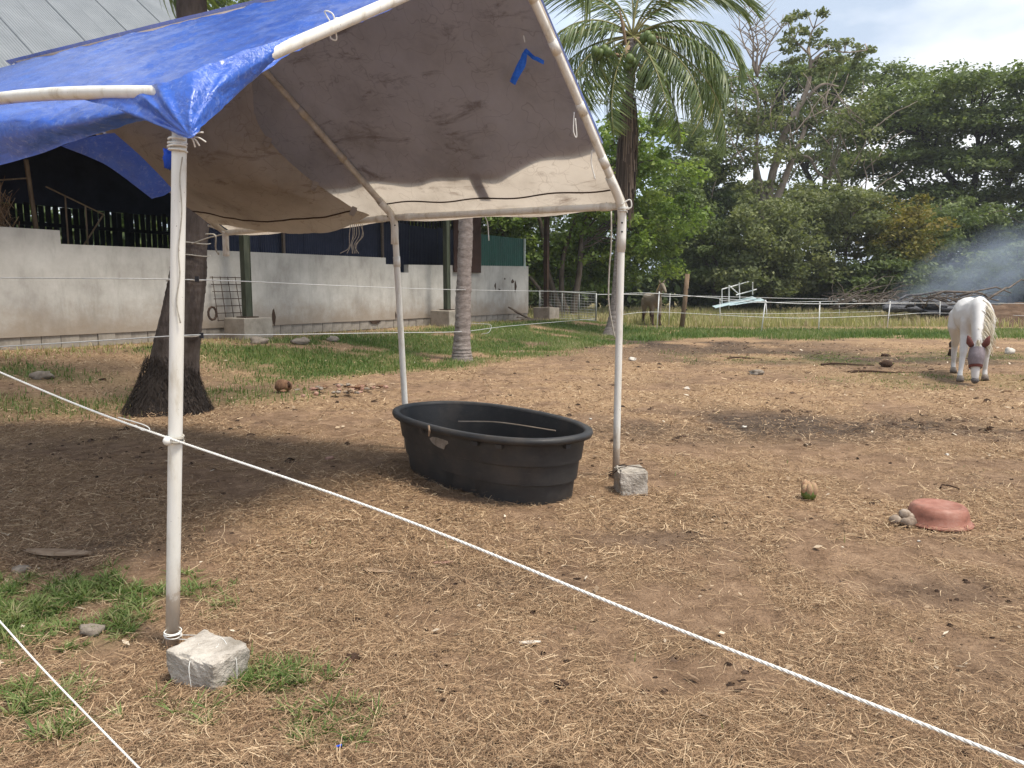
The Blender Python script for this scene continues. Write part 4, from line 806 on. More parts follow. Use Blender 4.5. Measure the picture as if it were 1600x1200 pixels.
low_tree('leafy mass behind the pale forked trunk, above the low olive trees', 1240, 64, [(1220, 330, 90, 45, 4, 0), (1320, 320, 80, 50, 4, 0), (1140, 320, 60, 50, 4, 0)], 'leaf_olive', 'bark', 54, 150, 120, .16)
low_tree('leafy mass right of the yellowing tree, under the umbrella crown', 1440, 56, [(1440, 370, 60, 60, 4, 0), (1500, 350, 60, 40, 4, 3), (1560, 370, 60, 45, 4, 3)], 'leaf_mid', 'bark', 55, 120, 120, .15)
# far wood and hedge: one mass
r = np.random.default_rng(77); cs, rs = [], []
for k in range(900):
    x_ = -70 + 190 * r.random(); cs.append((x_, 92 + 10 * r.random() + .0 * x_, .5 + 13 * r.random() ** 1.1 * (.8 + .3 * math.sin(x_ * .2)))); q = 1.7 + 1.2 * r.random(); rs.append((q, q, q * .7))
for k in range(260):
    x_ = -2 + 50 * r.random(); cs.append((x_, 53 + 4 * r.random(), .8 + 1.9 * r.random())); q = .9 + .6 * r.random(); rs.append((q, q, q * .7))
for k in range(420):
    s_ = -14 + 60 * r.random(); p_ = bp(s_, -16 - 5 * r.random(), .5 + 6.5 * r.random()); cs.append(tuple(p_)); q = 1.2 + .7 * r.random(); rs.append((q, q, q * .7))
V, tint = leaf_cloud(cs, rs, [70] * 900 + [80] * 260 + [45] * 420, .29, r, .8, .6)
tag(obj('far_wood', mesh_q('far_wood', V, np.arange(len(V) * 4).reshape(-1, 4), False, {'rnd': np.repeat(tint, 4)}), M['leaf_dark']), 'dense green wood closing off the field and the back of the barn', 'wood', None, 'stuff')

# ------------------------------------------------------------------ shelter
A0, B0, C0 = np.array([-1.59, 3.42, 0.]), np.array([.92, 6.66, 0.]), np.array([-1.10, 7.95, 0.])
A1, B1, C1, D1 = at(281, 146, 3.42), at(972, 322, 6.62), at(616, 340, 7.75), at(352, 364, 8.85)
F1 = at(-155, 182, 4.6); AP, QP, RP = at(798, -78, 5.45), at(337, 28, 6.9), at(20, 103, 8.45)
for q in (A0, B0, C0): q[2] = float(gz(q[0], q[1])) - .02
shelter = empty('canopy_shelter', (A0 + B0) / 2 * [1, 1, 0], 'pipe-framed shelter roofed with a blue tarpaulin over a dirty grey liner', 'shelter')
PR = .031
def pipe(a, b_, name, mat='pipe', r_=PR, bow=0, joints=()):
    a, b_ = np.asarray(a), np.asarray(b_); t = np.linspace(0, 1, 9)[:, None]; P = a + (b_ - a) * t; P[:, 2] -= bow * np.sin(np.pi * t[:, 0])
    o = MB().tube(P, r_, 14).build(name, M[mat], shelter, True); d = (b_ - a) / np.linalg.norm(b_ - a)
    for f in joints:
        c = a + (b_ - a) * f; c = c - np.array([0, 0, bow * math.sin(math.pi * f)]); k = MB().tube([c - d * .05, c + d * .05], r_ * 1.14, 14).build('sleeve', M[mat], o, True)
    return o
pipe(A0, A1 - [0, 0, .01], 'post', joints=()); pipe(B0, B1, 'post', joints=(.86,)); pipe(C0, C1, 'post', joints=(.82,))
pipe(A1, AP, 'rafter', joints=(.12,)); pipe(B1, AP, 'rafter', joints=(.06, .2, .42, .66, .85), bow=-.03); pipe(C1, QP, 'rafter', 'pipe_inner', joints=(.08, .33, .55, .8), bow=-.02)
pipe(D1, RP, 'rafter', 'pipe_inner'); pipe(F1 - [0, 0, .16], QP - [0, 0, .22], 'rafter', 'pipe_inner')
pipe(A1, F1, 'eave_pipe', bow=-.05); pipe(B1, C1, 'eave_pipe', joints=(.06, .93)); pipe(C1, D1, 'eave_pipe', joints=(.07,)); dz_ = np.array([0, 0, .20]); pipe(AP, QP - dz_, 'ridge_pipe', 'pipe_inner'); pipe(QP - dz_, RP - dz_ * 2, 'ridge_pipe', 'pipe_inner')
F0 = np.array([F1[0] - .05, F1[1] + .05, float(gz(F1[0], F1[1]))]); pipe(F0, F1, 'post')
pipe(D1, D1 - np.array([0, 0, .26]), 'leg_stub', r_=.035)
def elbow(P, name='elbow'): MB().tube(smooth_path(P, 10), PR * 1.2, 14).build(name, M['pipe'], shelter, True)
dB = (AP - B1) / np.linalg.norm(AP - B1); elbow([B1 - [0, 0, .36], B1 - [0, 0, .08], B1 + dB * .08, B1 + dB * .30])
dC = (QP - C1) / np.linalg.norm(QP - C1); elbow([C1 - [0, 0, .26], C1 - [0, 0, .06], C1 + dC * .06, C1 + dC * .2])
for px, py, Yb in ((972, 348, 6.585), (972, 362, 6.585), (617, 352, 7.715), (966, 305, 6.55), (930, 331, 6.70), (606, 338, 7.75)): MB().blob(at(px, py, Yb), (.008, .006, .008), 0, 0, 8, 6).build('bolt', M['black_plastic_small'], shelter)
# sheets ------------------------------------------------------------
Nn = np.cross(AP - B1, D1 - B1); Nn /= np.linalg.norm(Nn); Nn = Nn if Nn[2] > 0 else -Nn
def far_slope(u, v, off):
    """u 0..1 from gable B-P to rear frame, v 0 ridge .. 1 eave"""
    t = u * 2; e = B1 + (C1 - B1) * t if t <= 1 else C1 + (D1 - C1) * (t - 1); g = AP + (QP - AP) * t if t <= 1 else QP + (RP - QP) * (t - 1)
    tt = t if t <= 1 else t - 1; p = g + (e - g) * v; sag = .055 * math.sin(math.pi * tt) * math.sin(math.pi * min(v, 1)) + .02 * math.sin(math.pi * tt) * v
    return p + Nn * (off - sag)
nu, nv = 84, 64
S = np.array([[far_slope(-.006 + 1.0 * j / (nu - 1), -.01 + 1.045 * i / (nv - 1), .042) for j in range(nu)] for i in range(nv)])
S = wrinkle(S, .010, 2.6, 1, (1, 1, 1)); hem = np.sin(np.linspace(0, 26, nu)) * .012; S[-3:, :, 2] += hem[None] * np.array([.3, .7, 1])[:, None]
obj('liner_sheet', grid_mesh('liner_sheet', S), M['liner'], shelter)['label'] = 'grey-brown stained underside sheet of the far roof slope'
vm = lambda u: .735 + .085 * sstep(.0, .22, u) + .012 * math.sin(u * 37) + .02 * (mnoise.noise(Vector((u * 16, 3.3, 0))))
O = np.array([[far_slope(-.006 + 1.03 * j / (nu - 1), (-.02 + (vm(j / (nu - 1)) + .02) * i / 35), .075) for j in range(nu)] for i in range(36)])
O = wrinkle(O, .010, 3.0, 2); obj('blue_sheet', grid_mesh('blue_sheet', O), M['blue_tarp'], shelter)
# a strip of blue left hanging below the edge of the upper sheet
fl = np.array([[far_slope(.235 + .012 * j + .012 * i / 9, .80 + .13 * i / 9, .066) for j in range(3)] for i in range(10)]); obj('loose_strip', grid_mesh('loose_strip', fl), M['blue_tarp'], shelter)
for j in range(3, 42, 5):
    q = S[-3, j]; MB().tube([q + np.array([.016 * math.cos(t), -.008, .016 * math.sin(t)]) for t in np.linspace(0, 6.283, 13)], .004, 5, False).build('eyelet', M['brown_steel'], shelter)
# near slope
def lerp(a, b_, f): return a + (b_ - a) * f
cols = []
for rg_, ev, hm in ((at(-220, 160, 9.6), at(-300, 192, 5.3), at(-300, 330, 5.35)), (at(0, 105, 8.5), at(0, 182, 4.22), at(0, 258, 4.28)), (at(225, 49, 7.35), at(112, 176, 3.96), at(112, 222, 4.0)), (at(430, 0, 6.55), at(225, 160, 3.66), at(219, 190, 3.76)), (at(640, -50, 5.9), at(300, 138, 3.60), at(300, 192, 3.62))):
    cols.append([rg_, lerp(rg_, ev, .33) - [0, 0, .03], lerp(rg_, ev, .66) - [0, 0, .05], ev, hm])
cols.append([at(800, -72, 5.52), at(645, 2, 4.80), at(520, 50, 4.32), at(400, 122, 3.82), at(310, 196, 3.56)])
G = [[c[k] for c in cols] for k in range(5)]
Ns = patch(G, 110, 90); Ns = wrinkle(Ns, .016, 3.2, 3, (1, 1.5, 1)); Ns = wrinkle(Ns, .006, 13, 9)
o = obj('blue_sheet', grid_mesh('blue_sheet', Ns), M['blue_tarp'], shelter); o['label'] = 'wrinkled blue tarpaulin over the near roof slope'
K_ = patch([[at(112, 150, 3.84), at(200, 142, 3.60), at(272, 122, 3.40), at(345, 94, 3.56), at(468, 50, 3.96)], [at(140, 158, 3.72), at(215, 158, 3.50), at(280, 160, 3.31), at(345, 128, 3.47), at(452, 66, 3.90)], [at(175, 168, 3.60), at(245, 185, 3.42), at(292, 190, 3.27), at(335, 152, 3.42), at(425, 95, 3.80)], [at(210, 181, 3.52), at(258, 200, 3.38), at(298, 215, 3.26), at(328, 184, 3.38), at(398, 122, 3.72)]], 90, 50)
apex = at(298, 215, 3.26); rel = K_ - apex; dist = np.linalg.norm(rel, axis=-1); ang = np.arctan2(rel[..., 2], rel[..., 0])
K_[..., 1] += .022 * np.sin(ang * 17 + 2.2 * np.sin(ang * 5)) * np.clip(dist * 3.5, 0, 1) * np.exp(-dist * 1.6); K_ = wrinkle(K_, .008, 7, 5)
o = obj('corner_flap', grid_mesh('corner_flap', K_), M['blue_tarp'], shelter); o['label'] = 'gathered blue corner of the tarpaulin tied to the near post'
fp = patch([[at(95, 228, 7.0), at(140, 214, 7.0), at(178, 207, 7.0)], [at(165, 258, 6.95), at(205, 250, 6.9), at(222, 246, 6.9)], [at(238, 311, 6.8), at(256, 306, 6.8), at(270, 296, 6.8)]], 24, 30); fp = wrinkle(fp, .02, 3, 6)
obj('rear_flap', grid_mesh('rear_flap', fp), M['blue_tarp'], shelter)
Lr = patch([[at(130, 150, 7.9), at(240, 110, 7.6), at(330, 90, 7.3), at(392, 105, 6.98)], [at(165, 205, 7.9), at(265, 215, 7.4), at(345, 205, 7.1), at(402, 190, 7.05)], [at(225, 268, 8.2), at(310, 282, 7.6), at(395, 278, 7.25), at(460, 264, 7.25)], [at(290, 318, 8.5), at(385, 333, 7.95), at(470, 328, 7.6), at(528, 315, 7.5)], [at(318, 345, 8.8), at(350, 352, 8.75), at(370, 354, 8.7), at(372, 354, 8.7)]], 4, 4) if False else patch(
    [[at(130, 150, 7.9), at(240, 110, 7.6), at(330, 90, 7.3), at(392, 105, 6.98)], [at(165, 205, 7.9), at(265, 215, 7.4), at(345, 205, 7.1), at(402, 190, 7.05)], [at(225, 268, 8.2), at(310, 282, 7.6), at(395, 278, 7.25), at(462, 262, 7.25)],
     [at(285, 318, 8.6), at(385, 332, 7.95), at(475, 326, 7.6), at(540, 318, 7.55)], [at(325, 347, 8.8), at(420, 362, 8.2), at(515, 361, 7.85), at(578, 338, 7.7)]], 70, 60)
Lr = wrinkle(Lr, .02, 2.2, 8); o = obj('rear_liner', grid_mesh('rear_liner', Lr), M['rear_liner'], shelter); o['label'] = 'brown liner sheet sagging under the rear bay'
for rowf, sheet in ((.86, Lr),):
    k = int(rowf * 59); MB().tube(sheet[k, ::3] + np.array([0, -.012, 0]), .008, 5).build('hem_cord', M['brown_steel'], shelter)
hc = np.array([far_slope(.0 + .5 * j / 40, .925 + .006 * math.sin(j * .5), .02) for j in range(41)]); MB().tube(hc, .007, 5).build('hem_cord', M['brown_steel'], shelter)
for f in (.35, .6, .82): q = Lr[int(f * 59), -1]; MB().box(q + np.array([.0, -.02, -.03]), (.05, .02, .09), .3, .2, .4).build('tie_tab', M['rear_liner'], shelter)
# bungee ball ties and cords
def cord(P, r_, name='tie_cord', mat='white_cord', parent=None, n=24): return MB().tube(smooth_path(P, n), r_, 6).build(name, M[mat], parent or shelter, True)
def wrap(c, rad, turns, h, name='tie_cord', mat='white_cord', r_=.005, parent=None):
    t = np.linspace(0, turns * 6.283, int(turns * 16)); P = np.stack([c[0] + (rad + .003 * np.sin(t * 1.7)) * np.cos(t), c[1] + (rad + .003 * np.sin(t * 1.3)) * np.sin(t), c[2] + h * (t / t[-1] - .5) + .006 * np.sin(t * .7)], -1)
    return MB().tube(P, r_, 5).build(name, M[mat], parent or shelter, True)
bb = at(527, 35, 4.18); MB().blob(bb + np.array([0, 0, 0]), (.024, .024, .024), 0, 0, 12, 8).build('bungee_ball', M['pipe'], shelter, True)
cord([at(520, 40, 4.16), at(507, 18, 4.16), at(520, 22, 4.14), at(523, 40, 4.15), at(516, 58, 4.18), at(526, 62, 4.18), at(522, 38, 4.15)], .004)
wrap(at(277, 228, 3.41), .036, 5, .05); 
for e in ((322, 222), (312, 228), (318, 207), (305, 230)): cord([at(298, 214, 3.33), at((298 + e[0]) / 2, (214 + e[1]) / 2 - 3, 3.32), at(*e, 3.33)], .0035)
cord([at(285, 245, 3.38), at(281, 280, 3.385), at(284, 330, 3.385), at(279, 390, 3.385), at(281, 430, 3.385), at(276, 470, 3.385), at(282, 505, 3.385)], .0028, mat='grey_cord', n=40)
MB().blob(at(264, 248, 3.5), (.025, .03, .05), 4, .3, 10, 8).build('tie_knot', M['blue_rag'], shelter, True)
wrap(at(273, 686, 3.41), .036, 4, .03, mat='grey_cord'); MB().blob(at(262, 689, 3.37), (.021, .021, .021), 0, 0, 12, 8).build('bungee_ball', M['pipe'], shelter, True)
wrap(at(973, 328, 6.6), .04, 3, .04); cord([at(970, 320, 6.55), at(984, 312, 6.55), at(986, 324, 6.55), at(974, 326, 6.55)], .006); cord([at(955, 330, 6.5), at(955, 380, 6.5), at(952, 420, 6.52), at(951, 470, 6.52), at(957, 510, 6.54), at(961, 528, 6.55)], .007, mat='grey_cord')
for P in ([at(758, 338, 7.2), at(762, 350, 7.2), at(764, 376, 7.2)], [at(822, 30, 5.9), at(818, 52, 5.9), at(820, 66, 5.9)], [at(897, 175, 6.1), at(896, 205, 6.1), at(901, 214, 6.1), at(899, 185, 6.1)], [at(925, 235, 6.3), at(924, 255, 6.3), at(930, 280, 6.3)]): cord(P, .005)
for k in range(7): cord([at(548 + 3 * k, 350, 7.6), at(549 + 2 * k + 4 * rng.normal(), 368, 7.6), at(545 + 2 * k, 382 + 4 * rng.normal(), 7.6), at(540 + 3 * k + 4 * rng.normal(), 396, 7.6)], .004, mat='grey_cord')
cord([at(325, 352, 8.85), at(340, 358, 8.85), at(352, 364, 8.8)], .012); cord([at(300, 381, 10.1), at(325, 372, 9.4), at(350, 366, 8.85)], .008, mat='grey_cord'); cord([at(322, 366, 9.0), at(336, 368, 8.9), at(337, 388, 8.9), at(342, 398, 8.9)], .010, mat='grey_cord')
wrap(at(958, 742, 6.6), .036, 4, .05, mat='rust_wire'); wrap(at(270, 990, 3.39), .036, 4, .03, r_=.003)
rag = empty('blue_rag', at(822, 75, 5.9), 'torn blue strip hanging from a cord under the shelter roof', 'rag')
rs_ = patch([[at(820, 76, 5.9), at(824, 77, 5.9)], [at(808, 100, 5.9), at(821, 102, 5.88)], [at(797, 128, 5.92), at(806, 134, 5.9)]], 6, 14); obj('strip', grid_mesh('strip', wrinkle(rs_, .035, 7, 3)), M['rag'], rag)
rs_ = patch([[at(822, 75, 5.9), at(822, 84, 5.9)], [at(836, 88, 5.86), at(834, 94, 5.86)], [at(851, 96, 5.84), at(850, 102, 5.84)]], 6, 14); obj('strip', grid_mesh('strip', wrinkle(rs_, .035, 7, 4)), M['rag'], rag)

# ------------------------------------------------------------------ concrete blocks at the posts
def rough_block(name, label, c, size, rz, seed, tilt=(0, 0)):
    from mathutils import Euler
    r = np.random.default_rng(seed); n = 13; V = []; F = []
    b = MB(); R = np.array(Euler((tilt[0], tilt[1], rz)).to_matrix())
    idx = {}
    def vid(p):
        k = tuple(np.round(p, 4))
        if k not in idx:
            q = np.array(p) * np.array(size); e = np.sum(np.abs(np.abs(np.array(p)) - .5) < 1e-3)
            nz = np.array([mnoise.noise(Vector(q * 9) + Vector((seed + h_, 0, 0))) * .009 + mnoise.noise(Vector(q * 38) + Vector((seed + h_, 3, 0))) * .0045 for h_ in (0, 5, 9)]) - np.sign(p) * (.003 + .022 * max(0, mnoise.noise(Vector(q * 14) + Vector((seed, 9, 2))))) * (e > 1)
            idx[k] = len(V); V.append((q + nz) @ R.T + np.array(c))
        return idx[k]
    g_ = np.linspace(-.5, .5, n)
    for axn in range(3):
        for sg in (-.5, .5):
            for i in range(n - 1):
                for j in range(n - 1):
                    quad = []
                    for (a, b2) in ((i, j), (i + 1, j), (i + 1, j + 1), (i, j + 1)):
                        p = [0, 0, 0]; p[axn] = sg; p[(axn + 1) % 3] = g_[a]; p[(axn + 2) % 3] = g_[b2]; quad.append(vid(p))
                    F.append(quad if sg > 0 else quad[::-1])
    b.add(V, F); return tag(b.build(name, M['concrete_block'], None, False), label, 'block')
ba = ground_at(312, 1080); blk1 = rough_block('concrete_block', 'chipped concrete block in green grass, tied to the near white post', (ba[0] - .005, ba[1] + .12, ba[2] + .066), (.265, .21, .15), -.42, 1, (.04, .03))
bc_ = ground_at(990, 775); blk2 = rough_block('concrete_block', 'small concrete block wired to the right white post beside the tub', (bc_[0] - .01, bc_[1] + .12, bc_[2] + .10), (.23, .25, .21), .1, 5)
def tie_loop(parent_obj, P, r_, mat): o = MB().tube(smooth_path(P, 40), r_, 5).build('tie_cord', M[mat], None, True); o.parent = parent_obj; return o
cb = np.array([ba[0], ba[1] + .12, ba[2] + .058])
top = .075
for dx in (-.05, .03):
    tie_loop(blk1, [A0 + [.03, -.02, .06], cb + np.array([dx - .02, .05, top]), cb + np.array([dx, -.04, top]), cb + np.array([dx + .01, -.118, top - .03]), cb + np.array([dx + .02, -.125, -.06])], .0016, 'white_cord')
tie_loop(blk1, [A0 + [.03, -.02, .08], cb + np.array([.0, .09, top + .005]), cb + np.array([.08, .0, top]), cb + np.array([.128, -.045, top - .03]), cb + np.array([.132, -.055, -.05])], .0018, 'white_cord')
cb2 = np.array([bc_[0] - .01, bc_[1] + .12, bc_[2] + .10])
tie_loop(blk2, [cb2 + np.array(v) for v in ((-.14, .0, .06), (-.09, -.03, .115), (-.04, -.02, .122), (-.05, .02, .13), (-.10, .01, .12), (-.03, .04, .116), (.05, .01, .112), (.115, -.02, .10), (.12, -.02, .02))], .004, 'rust_wire')

# ------------------------------------------------------------------ ropes
def twisted(name, label, P, rad, pitch, n):
    P = smooth_path(P, n); d = np.r_[0, np.cumsum(np.linalg.norm(np.diff(P, axis=0), axis=1))]; T = np.gradient(P, axis=0); T /= np.linalg.norm(T, axis=1, keepdims=True)
    x = np.cross(T, [0, 0, 1.]); x /= np.linalg.norm(x, axis=1, keepdims=True); y = np.cross(T, x); root = empty(name, P[0], label, 'rope')
    for k in range(3):
        a = d / pitch * 2 * np.pi + k * 2.094; Q = P + (x * np.cos(a)[:, None] + y * np.sin(a)[:, None]) * rad * .48; MB().tube(Q, rad * .56, 6).build('strand', M['white_cord'], root, True)
    return root
def beyond(a, b_, L_): a, b_ = np.asarray(a), np.asarray(b_); return b_ + (b_ - a) / np.linalg.norm(b_ - a) * L_
twisted('rope', 'white twisted rope crossing the foreground from the near post to the lower right', [beyond(at(120, 632, 3.78), at(-60, 556, 4.3), 5), beyond(at(120, 632, 3.78), at(-60, 556, 4.3), 2), at(-60, 556, 4.3), at(120, 632, 3.78), at(268, 686, 3.36), at(600, 800, 2.75), at(1000, 960, 2.2), at(1330, 1088, 1.9), at(1720, 1240, 1.62), beyond(at(1330, 1088, 1.9), at(1720, 1240, 1.62), 1.2)], .0052, .055, 1500)
twisted('rope', 'thin white rope crossing the bottom left corner', [beyond(at(290, 1275, 1.75), at(-80, 885, 2.6), 3), at(-80, 885, 2.6), lerp(at(-80, 885, 2.6), at(290, 1275, 1.75), .5) - [0, 0, .012], at(290, 1275, 1.75), beyond(at(-80, 885, 2.6), at(290, 1275, 1.75), .8)], .0030, .03, 600)
cord([at(185, 652, 3.6), at(225, 664, 3.48), at(234, 672, 3.46), at(222, 672, 3.47), at(212, 664, 3.52)], .0025, 'loose_cord').name = 'tie_cord'
def wire(label, P, r_, mat='steel_wire', n=40, group=None): return tag(MB().tube(smooth_path(P, n), r_, 5).build('fence_wire', M[mat], None, True), label, 'wire', group)
wire('upper electric wire running past the two palm trunks along the barn wall', [at(-900, 428, Y1), at(-60, 434, Y1 - .2), at(300, 437, Y1 - .3), at(520, 446, 14), at(727, 453, Y2 - .2), at(932, 456, 33)], .007)
wire('lower electric wire running past the two palm trunks along the barn wall', [at(-900, 590, Y1), at(-60, 545, Y1 - .2), at(160, 532, Y1 - .25), at(315, 523, Y1 - .3), at(420, 523, 13), at(600, 520, 16), at(722, 518, Y2 - .2), at(800, 509, 23), at(930, 498, 33)], .008)
wire('white wire loop lying by the grey palm trunk', [at(735, 505, Y2 + 2), at(755, 506, Y2 + 2), at(767, 508, Y2 + 2), at(764, 519, Y2 + 1), at(752, 522, Y2 + 1)], .006)

# ------------------------------------------------------------------ tub
TC = np.array([-.239, 6.694]); TL, TW, TTH, TH = 2.34, 1.24, -.9286, .565
tz = float(gz(*TC)) - .005
tub = empty('stock_tub', (TC[0], TC[1], tz), 'large black oval plastic stock tub standing under the shelter', 'tub')
def oval(f, z, n=72, e=2 / 2.3, w=None):
    t = np.linspace(0, 2 * np.pi, n, endpoint=False); c, s_ = np.cos(t), np.sin(t)
    L_, W_ = (TL * f, TW * f) if w is None else (TL - w, TW - w)
    x = L_ / 2 * np.sign(c) * np.abs(c) ** e; y = W_ / 2 * np.sign(s_) * np.abs(s_) ** e
    return np.stack([TC[0] + x * math.cos(TTH) - y * math.sin(TTH), TC[1] + x * math.sin(TTH) + y * math.cos(TTH), np.full(n, tz + z)], -1)
b = MB(); prof_ = []
for z, w in ((.0, .345), (.012, .325), (.165, .290), (.172, .250), (.19, .246), (.325, .215), (.332, .176), (.35, .172), (.50, .13), (.53, .12)): prof_.append(oval(1, z, w=w))
for z, w in ((.53, .15), (.35, .212), (.19, .28), (.03, .345)): prof_.append(oval(1, z, w=w))
rings_ = prof_; n72 = 72; Kp = len(rings_); nd = int(round(72 * .72))
F = [(k * n72 + i, k * n72 + (i + 1) % n72, (k + 1) * n72 + (i + 1) % n72, (k + 1) * n72 + i) for k in range(Kp - 1) for i in range(n72)] + [tuple((Kp - 1) * n72 + i for i in range(n72)), tuple(range(n72 - 1, -1, -1))]
# drain recess pressed into the near foot of the shell
V = np.concatenate(rings_); nt_dir = np.array([-math.sin(TTH), math.cos(TTH)])
drain = ground_at(713, 772)[:2]
dd = np.linalg.norm(V[:, :2] - drain, axis=1); ctr = TC
for i in np.where((dd < .15) & (V[:, 2] < tz + .10) & (np.arange(len(V)) < 10 * n72))[0]: V[i, :2] += (ctr - V[i, :2]) / np.linalg.norm(ctr - V[i, :2]) * .06
b.add(V, F); sh = b.build('shell', M['tub'], tub, True); es = sh.modifiers.new('split', 'EDGE_SPLIT'); es.split_angle = math.radians(32)
b = MB(); rt = [oval(1, z, w=w) for z, w in ((.50, .10), (.512, .02), (.535, 0), (.555, .01), (TH, .05), (TH, .10), (.553, .14), (.52, .152))]
Vr = np.concatenate(rt); Kr = len(rt); b.add(Vr, [(k * n72 + i, k * n72 + (i + 1) % n72, ((k + 1) % Kr) * n72 + (i + 1) % n72, ((k + 1) % Kr) * n72 + i) for k in range(Kr) for i in range(n72)]); b.build('rim', M['tub'], tub, True)
def tub_side(px, z, w, out=0.):
    """point of the shell, near side, at photo column px"""
    o_ = oval(1, z, 720, w=w); u = (o_[:, 0] / (o_[:, 1] * cp - (o_[:, 2] - CAM_H) * sp)) * FOC + 800; near = o_[:, 1] < TC[1] + (o_[:, 0] - TC[0]) * math.tan(TTH) + .0
    i = np.argmin(np.abs(u - px) + (~near) * 1e4); p = o_[i].copy(); d = p[:2] - TC; nrm = np.array([p[1] - o_[i - 3][1], -(p[0] - o_[i - 3][0])]); nrm /= np.linalg.norm(nrm) + 1e-9
    if nrm.dot(d) < 0: nrm = -nrm
    p[:2] += nrm * out; return p, nrm
for px in (662, 745, 782, 918):
    p, nr = tub_side(px, .485, .125, .014); MB().box(p, (.055, .035, .035), math.atan2(nr[1], nr[0]) + math.pi / 2).build('lug', M['tub'], tub, bevel=.004)
pg = []; 
for k in range(12):
    a = k / 12 * 6.283; rr = 1 + .22 * rng.normal(); p, nr = tub_side(686 + 13 * math.cos(a) * rr, .43 + .052 * math.sin(a) * rr, .152, .004); pg.append((p, nr))
cen = np.mean([p for p, _ in pg], 0); Vp = [p for p, _ in pg] + [cen + np.array([*pg[0][1], 0]) * .003] + [p - np.array([*n2_, 0]) * .006 for p, n2_ in pg]
b = MB(); b.add(Vp, [(i, (i + 1) % 12, 12) for i in range(12)] + [(i, 13 + i, 13 + (i + 1) % 12, (i + 1) % 12) for i in range(12)]); b.build('worn_sticker', M['stone'], tub)
line_a, line_b = at(716, 655, 7.0), at(868, 673, 6.45)
tag(MB().tube(smooth_path([line_a - [0, 0, .02], at(780, 660, 6.9), line_b], 20), .006, 6).build('pale_line', M['pale_brown'], None), 'thin pale curved line inside the black tub', 'stick')  # pale curved line inside the tub, drawn as a thin tube
p, nr = tub_side(671, .525, .02, .01); tag(MB().tube([p + [0, 0, .04], p + np.array([.01, -.01, 0]), p - [0, 0, .05]], [.008, .012, .006], 6).build('knotted_twine', M['dry_leaf'], None), 'yellowish twine knotted over the tub rim', 'twine')

# ------------------------------------------------------------------ bowl, coconuts, nuts, small debris
bw = ground_at(1486, 829); bw = bw + np.array([0, .17, 0])
bowl = empty('feed_bowl', bw, 'faded red plastic feed bowl lying upside down at the right', 'bowl')
def circ(r_, z, n=40, ox=0):
    r_ = r_ * 1.07; t = np.linspace(0, 2 * np.pi, n, endpoint=False); return np.stack([bw[0] + r_ * np.cos(t) + ox, bw[1] + r_ * np.sin(t), np.full(n, bw[2] + z)], -1)
b = MB(); rs2 = [circ(.205, .012), circ(.206, .02), circ(.197, .024), circ(.19, .03), circ(.184, .08), circ(.170, .122), circ(.154, .138), circ(.136, .142), circ(.128, .137), circ(.02, .136)]
b.loft(rs2); b.build('basin', M['bowl'], bowl, True)
b = MB(); rr_ = [circ(.198, .006), circ(.213, .008), circ(.214, .018), circ(.198, .02)]; Vr = np.concatenate(rr_); b.add(Vr, [(k * 40 + i, k * 40 + (i + 1) % 40, ((k + 1) % 4) * 40 + (i + 1) % 40, ((k + 1) % 4) * 40 + i) for k in range(4) for i in range(40)]); b.build('rim', M['bowl'], bowl, True)
nb = ground_at(1417, 824) + np.array([0, .06, 0])
for k, (dx, dy, dz, lab) in enumerate(((-.055, .0, .035, 'brown nut at the left of the cluster beside the upturned red bowl'), (.02, .02, .075, 'pale nut on top of the cluster beside the upturned red bowl'), (.055, .01, .05, 'whitish nut touching the upturned red bowl'), (.005, -.05, .032, 'dark nut at the front of the cluster beside the upturned red bowl'), (.04, -.03, .03, 'small brown nut low in the cluster beside the upturned red bowl'))):
    tag(MB().blob(nb + np.array([dx, dy, dz]), (.042, .04, .036), k + 2, .10, 12, 8).build('nut', M['nut'], None, True), lab, 'nut', 'nuts clustered beside the bowl')
cc = ground_at(1267, 783); coco = empty('coconut', cc, 'small green and pink husked coconut on the straw left of the red bowl', 'coconut')
MB().blob(cc + np.array([0, .05, .055]), (.062, .06, .065), 3, .06, 14, 10).build('shell', M['coconut_green'], coco, True)
for k in range(6):
    a = k * 1.047 + .3; c_ = cc + np.array([.035 * math.cos(a), .05 + .035 * math.sin(a), .085]); MB().blob(c_, (.032, .032, .045 + .012 * (k % 3)), k, .12, 8, 6).build('husk_flap', M['coconut_pink'], coco, True)
b5 = ground_at(440, 614); c5 = empty('coconut', b5, 'brown fallen coconut on the grass edge right of the dark palm', 'coconut')
MB().blob(b5 + np.array([0, .1, .105]), (.14, .12, .115), 5, .07, 18, 12).build('husk', M['coconut_brown'], c5, True); MB().blob(b5 + np.array([.11, .04, .13]), (.035, .035, .05), 6, .2, 8, 6).build('husk_flap', M['coconut_dark'], c5, True)
def debris(name, label, px, py, r3, mat, seed, cat, rz=0, amp=.25, group=None):
    g_ = ground_at(px, py); return tag(MB().blob(g_ + np.array([0, 0, r3[2] * .6]), r3, seed, amp, 12, 8, rz).build(name, M[mat], None, True), label, cat, group)
debris('coconut', 'dark husk lying upper of the pair left of the white horse', 1383, 557, (.13, .09, .05), 'coconut_dark', 1, 'coconut')
debris('coconut', 'dark husk lying lower of the pair left of the white horse', 1384, 573, (.13, .11, .085), 'coconut_dark', 2, 'coconut')
debris('coconut', 'dark nut behind the white horse, upper of two', 1488, 543, (.10, .10, .13), 'coconut_dark', 3, 'coconut')
debris('coconut', 'dark nut behind the white horse, lower of two', 1488, 556, (.10, .10, .12), 'coconut_dark', 4, 'coconut')
debris('coconut', 'bleached striped coconut at the right edge beyond the white horse', 1577, 553, (.12, .1, .11), 'shell_white', 5, 'coconut')
